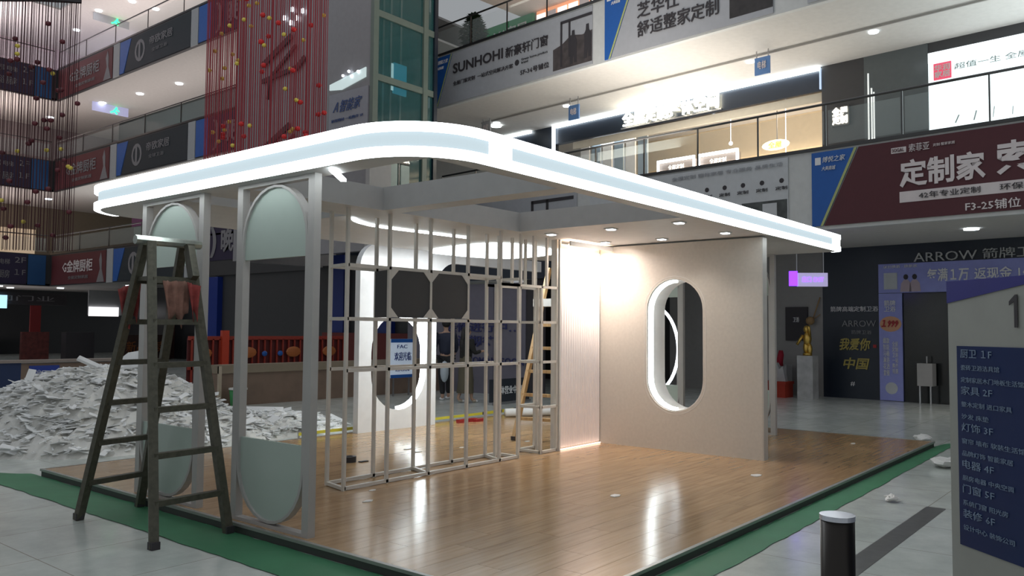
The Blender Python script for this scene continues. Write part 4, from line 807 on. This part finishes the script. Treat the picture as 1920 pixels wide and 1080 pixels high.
dl(R(14.2, 14.9, 7.72), .16, LED, 'bright lamp beside the grey hanging sign box', None)

# ground floor shop on the right
T = thing('shop_lettering', 'silver ARROW bathroom shop lettering on the dark fascia', 'sign', tuple(R(15.4, 2, 3)))
rt('ARROW', 15.5, 3.28, 2.05, 3.02, 3.21, mat('silver_letter', (.45, .46, .46), .35), T, depth=.04, bold=.0); rt('箭牌卫浴', 15.5, 1.95, .75, 3.02, 3.23, _m['silver_letter'], T, depth=.04)
T = thing('promo_surround', 'lilac promotional print wrapped around the dark shop doorway', 'banner', tuple(R(15.45, 2.5, 0)))
obj('header_sheet', G(R).box((15.44, -1, 2.36), (15.48, 4.02, 3.0)), PURP, T); obj('column_sheet', G(R).box((15.44, 3.53, .01), (15.48, 4.02, 2.35)), PURP, T)
rt('每满１万', 15.44, 3.0, 2.2, 2.58, 2.86, WINK, T, bold=.02); rt('返现金 1000', 15.44, 2.1, .9, 2.6, 2.84, WINK, T, bold=.01); rt('以旧换新 · 焕新家', 15.44, 3.9, 3.2, 2.9, 2.97, WINK, T)
obj('white_square', G(R).box((15.43, 3.62, 2.44), (15.44, 3.90, 2.80)), mat('print_white', (.55, .58, .6), .5), T)
for t in (3.44, 3.26):
    g = G(); g.prism([(t-.12, 2.38), (t+.12, 2.38), (t+.1, 2.56), (t+.04, 2.64), (t-.04, 2.64), (t-.1, 2.56)], R(15.44, 0, 0), UD, (0, 0, 1), -ND*.006); obj('portrait_print', g, mat('portrait_cloth', (.5, .4, .45), .5), T)
    obj('portrait_print', G().prism([(t+.05*math.cos(a*.785), 2.70+.06*math.sin(a*.785)) for a in range(8)], R(15.435, 0, 0), UD, (0, 0, 1), -ND*.006), INK, T)
obj('orange_oval', G().prism([(3.775+.23*math.cos(a*.3927), 1.68+.17*math.sin(a*.3927)) for a in range(16)], R(15.44, 0, 0), UD, (0, 0, 1), -ND*.006), mat('peach_print', (.65, .35, .2), .5), T); rt('１999', 15.43, 3.96, 3.60, 1.61, 1.77, mat('red_ink', (.4, .01, .02), .5), T, bold=.03, shear=.2)
rt('箭牌\n卫浴', 15.44, 3.9, 3.66, 1.95, 2.2, WINK, T, bold=.01); rt('爆款\n智能\n马桶\n淋浴\n花洒\n套餐', 15.44, 3.93, 3.80, .55, 1.38, WINK, T); rt('全屋\n定制\n卫浴\n一站\n购齐\n特惠', 15.44, 3.74, 3.62, .6, 1.3, WINK, T)
obj('toilet_print', G().prism([(3.77+.13*math.cos(a*.3927), .28+.13*math.sin(a*.3927)) for a in range(16)], R(15.44, 0, 0), UD, (0, 0, 1), -ND*.006), mat('print_white', (.55, .58, .6), .5), T)
obj('door_1', G(R).box((15.46, 1.6, .0), (15.5, 3.50, 2.34)), mat('black_doorway', (.006, .008, .008), .2), kind='structure')
T = thing('washbasin_cabinet', 'small white basin cabinet standing in the dark doorway', 'basin', tuple(R(15.2, 3.0, 0)))
obj('cabinet_body', G(R).box((15.15, 2.85, .38), (15.4, 3.15, .85)), mat('dim_white', (.35, .34, .33), .5), T); obj('legs', G(R).box((15.17, 2.88, 0), (15.2, 2.91, .38)).box((15.17, 3.09, 0), (15.2, 3.12, .38)), STEEL, T); obj('tap', G(R).tube((15.3, 3.0, .85), (15.3, 3.0, 1.0), .015, 6), STEEL, T)
T = thing('wall_lettering', 'white and gold lettering on the dark wall left of the lilac column', 'sign', tuple(R(15.48, 4.6, .5)))
rt('箭牌高端定制卫浴', 15.5, 5.12, 4.05, 1.96, 2.08, WINK, T); rt('ARROW', 15.5, 4.86, 4.1, 1.62, 1.76, mat('dim_ink', (.25, .25, .26), .5), T); rt('箭牌卫浴', 15.5, 4.65, 4.2, 1.45, 1.54, _m['dim_ink'], T); rt('我爱你', 15.5, 4.92, 4.22, 1.08, 1.36, mat('gold_ink', (.42, .34, .08), .4), T, bold=.02, shear=.2); rt('中国', 15.5, 4.84, 4.25, .66, .92, _m['gold_ink'], T, bold=.02, shear=.2)
rt('#', 15.5, 4.68, 4.58, .28, .38, WINK, T); obj('heart', G().ball(tuple(Vector((0, 0, 0))), .0) if False else G(R).box((15.48, 4.10, 1.15), (15.5, 4.17, 1.22)), mat('red_heart', (.4, .02, .02), .5), T)
T = thing('framed_screen', 'black framed screen on the grey wall below the violet hanging sign', 'screen', tuple(R(15.45, 5.95, 1.3)))
obj('frame', G(R).box((15.44, 5.66, 1.28), (15.5, 6.2, 2.08)), INK, T); rt('卫浴', 15.44, 6.0, 5.85, 1.72, 1.84, WINK, T)
T = thing('violet_sign', 'hanging lightbox sign with a glowing violet end, beyond the canopy corner', 'sign', (12.6, 3.1, 2.4))
def VS(s, t, z): return Vector((12.47, 3.37, 0))+Vector((.55, -.84, 0))*t*1.15+Vector((.84, .55, 0))*s*1.15+Vector((0, 0, 1.5+(z-1.5)*1.15))
obj('lightbox', G(VS).box((0, .13, 2.27), (.08, .62, 2.50)), glow('violet_box', (.42, .38, .62), .7), T); obj('violet_end', G(VS).box((-.01, .0, 2.28), (.09, .12, 2.53)), glow('violet_glow', (.15, .03, 1.), 3.5), T)
obj('hanger', G(VS).box((.03, .11, 2.5), (.045, .125, 3.14)).box((.03, .55, 2.5), (.045, .565, 3.14)), STEEL, T); letter('出口 EXIT', VS(-.002, .2, 2.34), Vector((.55, -.84, 0)), .41, .115, glow('violet_text', (.3, .1, 1.), 2), T, N=-Vector((.84, .55, 0)))
T = thing('marble_pedestal', 'white marble pedestal against the grey wall beside the dark shop', 'pedestal', tuple(R(14.6, 5.25, 0)))
obj('block', G(R).box((14.5, 5.12, 0), (14.8, 5.48, .96)), mat('white_marble', (.55, .55, .54), .3, var=.3, scale=4), T)
T = thing('gold_statue', 'small shiny gold figure standing on the white marble pedestal', 'statue', tuple(R(14.65, 5.3, .96)))
obj('figure_body', G(R).tube((14.65, 5.3, .96), (14.65, 5.3, 1.02), .1, 12).ball((14.65, 5.33, 1.14), .07, .07, .14).ball((14.65, 5.25, 1.1), .06, .06, .14).ball((14.65, 5.3, 1.34), .10, .09, .17).ball((14.65, 5.31, 1.55), .08, .08, .09), GOLD, T, True); obj('figure_arm', G(R).tube((14.6, 5.38, 1.42), (14.55, 5.5, 1.2), .03, 8).tube((14.6, 5.22, 1.42), (14.5, 5.2, 1.62), .03, 8), GOLD, T, True)
obj('wreath', G(R).ball((15.35, 5.55, 1.75), .1, .1, .1).tube((15.4, 5.5, 1.8), (15.45, 5.35, 2.3), .015, 6).tube((15.4, 5.6, 1.72), (15.45, 5.35, 1.9), .01, 6), mat('dry_flower', (.35, .22, .10), .7), None, True, label='dried flower ornament with a long stem on the grey wall', cat='ornament')
T = thing('red_gift_box', 'red box on the marble floor below the black framed screen', 'box', tuple(R(14.6, 6.0, 0)))
obj('box_body', G(R).box((14.4, 5.72, 0), (14.8, 6.28, .30)), mat('box_red', (.42, .04, .02), .5), T); obj('lid', G(R).box((14.38, 5.70, .30), (14.82, 6.30, .36)), _m['box_red'], T)
obj('shopping_bag', G(R).prism([(5.78, .36), (6.12, .36), (6.06, .62), (6.0, .78), (5.93, .64), (5.85, .7)], R(14.55, 0, 0), UD, (0, 0, 1), ND*.12), mat('bag_white', (.5, .5, .5), .5), label='crumpled white bag on top of the red box', cat='bag')
rag([tuple(R(14.88, 6.05, 1.05))+(.04,), tuple(R(14.88, 6.05, .95))+(.09,), tuple(R(14.88, 6.08, .8))+(.1,), tuple(R(14.88, 6.05, .7))+(.05,)], 'red_cloth', 'red cloth draped on the counter left of the marble pedestal', mat('crimson_cloth', (.35, .01, .03), .8))
obj('white_counter', G(R).box((14.95, 5.95, 0), (15.25, 6.6, .72)), mat('counter_grey', (.42, .42, .42), .4), label='low white counter under the red cloth', cat='counter')
T = thing('tall_vase', 'tall dark brown vase sculpture beside the far oval partition', 'vase', tuple(R(13.6, 6.6, 0)))
obj('vase_body', G(R).tube((13.6, 6.15, 0), (13.6, 6.15, .5), .14, 12, .18).tube((13.6, 6.15, .5), (13.6, 6.15, 1.25), .18, 12, .1).tube((13.6, 6.15, 1.25), (13.6, 6.15, 1.4), .1, 12, .13), mat('brown_glaze', (.06, .04, .035), .4), T, True)

# ------------------------------------------------------------------ lift tower
T = thing('glass_lift_shaft', 'teal glass lift shaft with pale green steel beams left of the SUNHOHI banner', 'lift', (11, 12.4, 3.4))
LG = mat('lift_green_steel', (.16, .20, .17), .4)
for z in (4.8, 6.1, 7.5, 9.08, 10.7, 12.3): obj('beam', G().box((9.5, 12.36, z), (11.6, 12.46, z+.16)), LG, T)
for x in (9.56, 11.25): obj('post', G().box((x-.08, 12.34, 3.4), (x+.08, 12.46, 14)), LG, T)
obj('post', G().box((11.56, 12.34, 3.4), (11.68, 12.5, 14)), NAVY, T)
for i, z in enumerate((3.4, 4.96, 6.26, 7.66, 9.24, 10.86)): obj('glass_pane', G().box((9.64, 12.40, z), (11.56, 12.42, (4.8, 6.1, 7.5, 9.08, 10.7, 12.3)[i])), TEALG, T)
obj('lift_core', G().box((9.8, 14.2, 3.4), (13.2, 14.3, 14)), NAVY, T)
for i, x in enumerate((10.0, 10.35, 10.8, 11.2, 11.7)): obj('guide_rail', G().box((x, 13.2+.15*i, 3.4), (x+.06, 13.26+.15*i, 14)), STEEL, T)
obj('light_box', G().box((9.75, 12.9, 7.85), (9.98, 12.95, 8.2)), glow('cyan_white', (.6, .95, 1.), 1.6), T); obj('light_box', G().box((10.75, 13.0, 7.55), (11.2, 13.05, 8.35)), glow('cyan_blue', (.05, .4, .6), .8), T, label='cyan lit screen inside the shaft'); obj('light_box', G().box((10.65, 12.98, 7.6), (10.72, 13.0, 8.3)), glow('cyan_white', (.6, .95, 1.), 1.6), T)
obj('pier_box', G().box((9.30, 12.2, 3.4), (9.98, 12.34, 5.9)), mat('light_pier', (.45, .44, .43), .6), T); lf = obj('lit_sign', G().box((10.0, 12.30, 5.56), (10.68, 12.33, 5.78)), CHAR, T); ft('CAREER', 12.29, 10.02, 10.66, 5.60, 5.75, glow('career_glow', (1., .95, .8), 2.5), T, bold=.02); obj('pale_window', G().box((10.0, 12.30, 4.9), (10.28, 12.33, 5.54)).box((10.4, 12.30, 4.95), (10.68, 12.33, 5.54)), mat('pale_green_window', (.4, .5, .46), .4), T)
T = thing('script_banner', 'grey wall graphic with blue script lettering below a bright reflection, left of the lift', 'banner', (9.45, 13.2, 6.6))
obj('sheet', G().box((9.46, 12.5, 5.9), (9.5, 13.97, 7.35)), mat('grey_blue_sheet', (.34, .34, .38), .3), T); lt('Ａ智能家', 9.46, 13.8, 12.7, 6.85, 7.15, mat('script_blue', (.05, .09, .25), .5), T, shear=.5); lt('家居建材 一站购齐 3F', 9.46, 13.85, 12.65, 6.62, 6.70, _m['script_blue'], T)
obj('window_reflection', G().prism([(13.97, 7.48), (13.97, 7.62), (12.6, 7.82), (12.6, 7.58), (13.5, 7.42)], (9.46, 0, 0), (0, 1, 0), (0, 0, 1), (.03, 0, 0)), glow('window_reflection_glow', (.5, .6, .6), .8), label='pale window reflection painted as a glowing strip on the grey tower', cat='reflection')  # reflection of windows on the glossy tower, painted as an emissive strip
for i, (y, z) in enumerate(((13.42, 7.75), (13.2, 7.82), (13.1, 7.68), (12.85, 7.75))): obj('light_reflection', G().ball((9.44, y, z), .035), LEDS, None, True, label='tiny reflected light painted at the window reflection of the grey tower', cat='lamp', group='tiny reflected lights on the grey tower')  # lights mirrored in the tower wall, painted as emissive dots
for i, (y, z) in enumerate(((15.9, 9.75), (15.55, 9.9), (15.35, 9.62), (15.6, 9.55), (15.1, 9.75))): obj('light_reflection', G().box((9.42, y, z), (9.46, y+.06, z+.12)), LEDS, None, label='small reflected light in the bright cluster behind the red strings', cat='lamp', group='reflected light cluster behind the red strings')  # mirrored light cluster on the tower, painted as emissive blocks
for zz, nm in ((8.0, 'upper'), (5.6, 'lower')):
    T = thing('brush_sculpture', 'black brush stroke wall sculpture on the grey tower, %s one' % nm, 'sculpture', (9.42, 16, zz))
    for a, b, w in (((16.9, .7), (15.6, 1.25), .16), ((16.5, .3), (15.4, .95), .09), ((16.9, .25), (15.3, .35), .12), ((15.4, .3), (15.0, .55), .14), ((16.6, -.3), (16.5, .2), .1)): obj('stroke', G().beam((9.45, a[0], zz+a[1]), (9.45, b[0], zz+b[1]), .05, w), INK, T)

# ------------------------------------------------------------------ far facade banners
def fbanner(label, y1, y0, z, m, skew=0.):
    T = thing('far_banner', label, 'banner', (12.4, (y0+y1)/2, z)); obj('sheet', G().prism([(y1-skew, z+1.38), (y1, z+.04), (y0, z+.04), (y0, z+1.38)], (12.42, 0, 0), (0, 1, 0), (0, 0, 1), (-.02, 0, 0)), m, T); return T
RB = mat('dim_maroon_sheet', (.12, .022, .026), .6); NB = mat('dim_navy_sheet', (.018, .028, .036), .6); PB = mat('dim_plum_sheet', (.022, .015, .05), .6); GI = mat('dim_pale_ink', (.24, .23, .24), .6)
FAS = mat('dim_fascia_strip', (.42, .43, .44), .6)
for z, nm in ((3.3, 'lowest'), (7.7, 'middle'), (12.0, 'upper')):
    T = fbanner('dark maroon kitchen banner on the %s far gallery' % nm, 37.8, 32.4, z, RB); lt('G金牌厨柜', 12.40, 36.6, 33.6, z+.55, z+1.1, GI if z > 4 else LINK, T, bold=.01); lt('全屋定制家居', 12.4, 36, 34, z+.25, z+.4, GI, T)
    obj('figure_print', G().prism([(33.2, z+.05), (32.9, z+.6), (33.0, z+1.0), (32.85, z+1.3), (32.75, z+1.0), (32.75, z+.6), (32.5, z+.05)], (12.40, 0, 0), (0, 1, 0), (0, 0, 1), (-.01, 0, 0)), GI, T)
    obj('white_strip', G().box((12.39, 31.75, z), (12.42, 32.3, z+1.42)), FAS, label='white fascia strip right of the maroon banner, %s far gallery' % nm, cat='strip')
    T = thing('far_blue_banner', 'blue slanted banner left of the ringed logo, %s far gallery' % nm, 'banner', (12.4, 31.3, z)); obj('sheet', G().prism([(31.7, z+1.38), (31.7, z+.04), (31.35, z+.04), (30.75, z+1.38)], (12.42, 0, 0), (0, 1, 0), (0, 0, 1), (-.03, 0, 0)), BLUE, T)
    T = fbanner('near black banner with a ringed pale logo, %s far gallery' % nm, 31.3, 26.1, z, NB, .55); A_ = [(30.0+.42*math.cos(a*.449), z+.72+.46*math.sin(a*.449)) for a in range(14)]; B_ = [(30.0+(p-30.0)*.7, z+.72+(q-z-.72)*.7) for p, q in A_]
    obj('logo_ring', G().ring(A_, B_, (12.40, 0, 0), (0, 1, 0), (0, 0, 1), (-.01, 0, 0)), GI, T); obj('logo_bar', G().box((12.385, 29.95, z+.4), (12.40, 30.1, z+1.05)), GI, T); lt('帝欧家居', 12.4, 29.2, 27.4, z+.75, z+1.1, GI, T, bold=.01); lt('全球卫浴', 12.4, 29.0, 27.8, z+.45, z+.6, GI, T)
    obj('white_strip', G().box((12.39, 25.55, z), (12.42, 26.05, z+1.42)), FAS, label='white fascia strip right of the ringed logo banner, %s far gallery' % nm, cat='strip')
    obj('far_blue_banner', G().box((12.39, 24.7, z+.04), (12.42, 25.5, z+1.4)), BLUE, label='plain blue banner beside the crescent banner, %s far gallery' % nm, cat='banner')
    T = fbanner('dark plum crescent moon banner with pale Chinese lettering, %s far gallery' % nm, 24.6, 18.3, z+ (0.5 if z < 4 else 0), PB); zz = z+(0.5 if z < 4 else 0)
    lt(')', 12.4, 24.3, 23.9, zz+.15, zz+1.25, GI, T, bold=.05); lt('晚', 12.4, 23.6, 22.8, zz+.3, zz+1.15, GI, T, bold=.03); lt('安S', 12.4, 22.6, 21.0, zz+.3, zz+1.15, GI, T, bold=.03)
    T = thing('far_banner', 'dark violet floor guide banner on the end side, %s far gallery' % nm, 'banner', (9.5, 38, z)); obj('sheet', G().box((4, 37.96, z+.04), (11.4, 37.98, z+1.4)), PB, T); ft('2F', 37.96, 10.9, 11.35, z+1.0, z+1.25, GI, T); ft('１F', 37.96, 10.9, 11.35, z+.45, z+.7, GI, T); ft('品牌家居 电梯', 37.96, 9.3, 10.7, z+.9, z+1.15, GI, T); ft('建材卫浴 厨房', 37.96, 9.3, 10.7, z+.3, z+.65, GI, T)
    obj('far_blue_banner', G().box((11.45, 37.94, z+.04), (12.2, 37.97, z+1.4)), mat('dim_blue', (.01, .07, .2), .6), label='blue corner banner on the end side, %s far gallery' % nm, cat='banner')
# far shops
for i, (x0_, x1_, z0_, z1_, m_, lb) in enumerate(((10.2, 12.4, 14.0, 15.2, glow('violet_white', (.8, .78, 1.), 1.0), 'bright violet white shop window behind the string curtain, upper end gallery'), (5.5, 9.2, 13.9, 15.0, glow('violet_white', (.8, .78, 1.), 1.0), 'wide bright shop window at the far end, upper gallery'), (9.0, 13.95, 4.9, 6.5, glow('sand_window', (.42, .32, .22), .8), 'dim sandy shop window at the far end, lowest gallery'))):
    obj('shop_window', G().box((x0_, 43.95, z0_), (x1_, 44.0, z1_)), m_, label=lb, cat='shop window')
obj('shop_window', G().box((16.2, 36.5, 12.93), (16.28, 38.0, 16.3)), mat('teal_dark_shopfront', (.028, .042, .044), .4), label='dark shopfront edge by the violet screen', cat='shopfront')
obj('shop_window', G().box((17.5, 37.6, 12.93), (17.6, 43.5, 16.2)), glow('violet_white', (.8, .78, 1.), 1.0), label='large violet white lit screen behind the upper gallery railing', cat='shop window')
T = thing('far_shopfront', 'dark shopfront with pale lettering and a magenta band, lowest far gallery', 'shopfront', (16.2, 37, 4.3)); obj('fascia', G().box((16.15, 33.5, 6.9), (16.25, 38, 7.7)), NAVY, T); lt('尼可莎门业', 16.15, 37.0, 34.3, 7.05, 7.45, GI, T); obj('magenta_band', G().box((16.15, 33.5, 6.45), (16.22, 38, 6.88)), mat('dim_magenta', (.10, .03, .09), .5), T)
for y in (37.2, 35.9, 34.6): obj('window_panel', G().box((16.15, y-.55, 4.4), (16.2, y+.55, 6.4)), mat('dim_green_panel', (.06, .09, .08), .4), T)
obj('brown_pillar', G().box((16.0, 32.6, 4.2), (16.3, 33.3, 7.0)), mat('brown_pillar_paint', (.14, .10, .085), .5), label='brown pillar at the right end of the magenta banded shopfront', cat='pillar')
# exit signs
for (x, y, z, lb) in ((14, 36.96, 16.0, 'upper'), (14, 36.74, 11.62, 'middle'), (13.5, 35.0, 7.35, 'lowest')):
    T = thing('exit_sign', 'green glowing running man exit sign hanging in the %s far gallery' % lb, 'exit sign', (x, y, z)); obj('plate', G().box((x-.5, y-.02, z-.02), (x+1.2, y+.02, z+.4)), GREYB if lb != 'middle' else mat('lilac_plate', (.4, .4, .6), .5, emit=.4, ecol=(.6, .6, .9)), T)
    obj('pictogram', G().ball((x+.62, y-.03, z+.3), .05, .02, .05).beam((x+.6, y-.03, z+.26), (x+.5, y-.03, z+.12), .05, .08).beam((x+.5, y-.03, z+.12), (x+.35, y-.03, z+.05), .04, .06).beam((x+.52, y-.03, z+.14), (x+.66, y-.03, z+.02), .04, .06).beam((x+.58, y-.03, z+.24), (x+.75, y-.03, z+.16), .04, .04), glow('exit_green', (.03, .9, .25), 3.), T); obj('hanger', G().box((x+.3, y-.01, z+.4), (x+.33, y+.01, z+.75)), STEEL, T)
# ground floor shops far left
def gshop(name, label, lo, hi, m, txt=None, tm=None, c='shop sign'):
    T = thing(name, label, c, ((lo[0]+hi[0])/2, lo[1], lo[2])); obj('board', G().box(lo, hi), m, T)
    if txt: ft(txt, lo[1], lo[0]+.12*(hi[0]-lo[0]), hi[0]-.12*(hi[0]-lo[0]), lo[2]+.3*(hi[2]-lo[2]), hi[2]-.25*(hi[2]-lo[2]), tm or GI, T)
    return T
gshop('shop_sign_board', 'long black shop sign board with pale lettering at the far ground floor', (9.0, 39.0, 2.45), (13.6, 39.1, 3.0), INK, '顶固门业'); gshop('glow_sign', 'small glowing blue and white round edged sign at the far left ground floor', (10.25, 38.8, 2.25), (10.95, 38.9, 2.85), glow('sky_sign', (.45, .75, .95), 1.2))
obj('awning', G().box((14.2, 38, 2.0), (16.2, 38.1, 3.2)), FAS, label='pale shop awning housing at the far ground floor', cat='awning'); obj('awning_lamp', G().box((14.2, 37.9, 1.95), (15.6, 38.0, 2.4)), glow('awning_white', (.95, .93, .95), 1.1), label='bright white lamp box under the pale awning', cat='lamp')
gshop('red_scroll_banner', 'vertical red shop banner with pale lettering at the far ground floor', (11.8, 38.4, .0), (12.25, 38.5, 2.4), mat('scroll_red', (.20, .015, .015), .6), None)
gshop('white_poster', 'narrow white vertical poster with a red head at the far ground floor', (15.2, 34.0, .0), (15.5, 34.1, 2.2), FAS); gshop('red_pillar_wrap', 'dim red patterned pillar at the far ground floor', (15.8, 33.6, 0), (16.2, 33.7, 2.6), mat('dim_red_pillar', (.11, .045, .035), .6), None)
gshop('red_stall', 'low dark red patterned stall front at the far ground floor', (10.6, 36, 0), (11.7, 36.2, 1.2), mat('stall_red', (.14, .03, .025), .7, var=.5, scale=6), None, c='stall'); gshop('dark_cabinet', 'black cabinet stall beside the dark red stall front', (12.0, 35, 0), (13.2, 35.5, 1.2), INK, None, c='stall'); gshop('brown_stall', 'long brown stall counter with orange lettering at the far ground floor', (13.4, 33, 0), (15.7, 33.3, 1.1), mat('stall_brown', (.055, .025, .02), .7, var=.5, scale=4), '新品特卖', mat('orange_ink', (.25, .08, .02), .5), c='stall')
# far ground floor notice seen through portal oval
T = thing('notice_stand', 'blue and white notice board seen through the portal oval', 'notice', (9.2, 10.9, 0)); obj('board', G().box((8.87, 10.9, .40), (9.55, 10.94, 1.26)), mat('notice_white', (.62, .70, .80), .5, emit=.25, ecol=(.6, .7, .85)), T); obj('border', G().box((8.87, 10.89, 1.18), (9.55, 10.9, 1.26)), BLUE, T); obj('border', G().box((8.87, 10.89, .40), (9.55, 10.9, .47)), BLUE, T); obj('leg', G().box((8.95, 10.9, 0), (8.98, 10.93, .40)), STEEL, T); obj('leg', G().box((9.42, 10.9, 0), (9.45, 10.93, .40)), STEEL, T)
ft('FAC', 10.9, 9.05, 9.35, 1.05, 1.13, DBLUE, T); ft('欢迎光临', 10.9, 8.97, 9.47, .78, .97, DBLUE, T); ft('消费须知', 10.9, 9.0, 9.42, .54, .68, DBLUE, T)
obj('blue_column', G().box((12.35, 14.7, 0), (12.5, 15.3, 3.3)), DBLUE, label='dark blue wrapped column seen through the upper left of the portal oval', cat='column')

# ------------------------------------------------------------------ hanging string curtains
def curtain(name, label, corners, z0, z1, nstr, m, balls, zb_rows, ring_z):
    c0 = sum((Vector((x, y, 0)) for x, y in corners), Vector())/len(corners); T = thing(name, label, 'decoration', (c0.x, c0.y, z0))
    me = bpy.data.meshes.new('string'); g = G().tube((0, 0, 0), (0, 0, z1-z0), .008, 5); me.from_pydata(g.v, [], g.f); me.materials.append(m)
    segs = [(Vector(corners[i]), Vector(corners[(i+1) % len(corners)])) for i in range(len(corners))]; tot = sum((b-a).length for a, b in segs); pos = []
    for i in range(nstr):
        d = tot*(i+random.uniform(-.25, .25))/nstr % tot
        for a, b in segs:
            l = (b-a).length
            if d <= l: pos.append(a.lerp(b, d/l)); break
            d -= l
    for p in pos: o = bpy.data.objects.new('string', me); sc.collection.objects.link(o); o.parent = T; o.location = (p.x-c0.x, p.y-c0.y, 0)
    for bm_, r, cnt, nm_ in balls:
        mb = bpy.data.meshes.new(nm_); g = G().ball((0, 0, 0), r, r, r*.85, 8, 6); mb.from_pydata(g.v, [], g.f); mb.materials.append(bm_); mb.shade_smooth()
        for i in range(cnt):
            p = random.choice(pos); o = bpy.data.objects.new(nm_, mb); sc.collection.objects.link(o); o.parent = T; o.location = (p.x-c0.x, p.y-c0.y, random.uniform(.2, zb_rows))
    g = G()
    for a, b in segs: g.beam((a.x, a.y, ring_z), (b.x, b.y, ring_z), .08, .3)
    obj('top_frame', g, INK, T); return T
RS_ = mat('dark_red_string', (.34, .03, .045), .6); RB_ = mat('red_bead_foil', (.75, .03, .03), .3, .1); GB_ = mat('gold_bead_foil', (.85, .68, .12), .3, .2)
curtain('string_curtain', 'hanging red string curtain with red and gold ornaments in front of the grey tower', [(5.55, 13.05), (6.3, 13.3), (7.15, 11.1), (6.3, 11.2)], 4.0, 12.5, 120, RS_, [(RB_, .06, 40, 'red_ball'), (GB_, .05, 56, 'gold_ball')], 6.2, 12.5)
curtain('string_curtain', 'hanging dark string curtain with ornaments at the left end of the atrium', [(3.0, 20.9), (4.5, 19.0), (5.2, 18.3), (3.4, 19.6)], 3.3, 9.5, 100, mat('dark_brown_string', (.06, .015, .02), .7), [(mat('dark_bead', (.14, .02, .03), .4), .07, 76, 'dark_ball'), (GB_, .06, 26, 'gold_ball')], 5.8, 9.6)

bpy.data.objects.remove(_to)
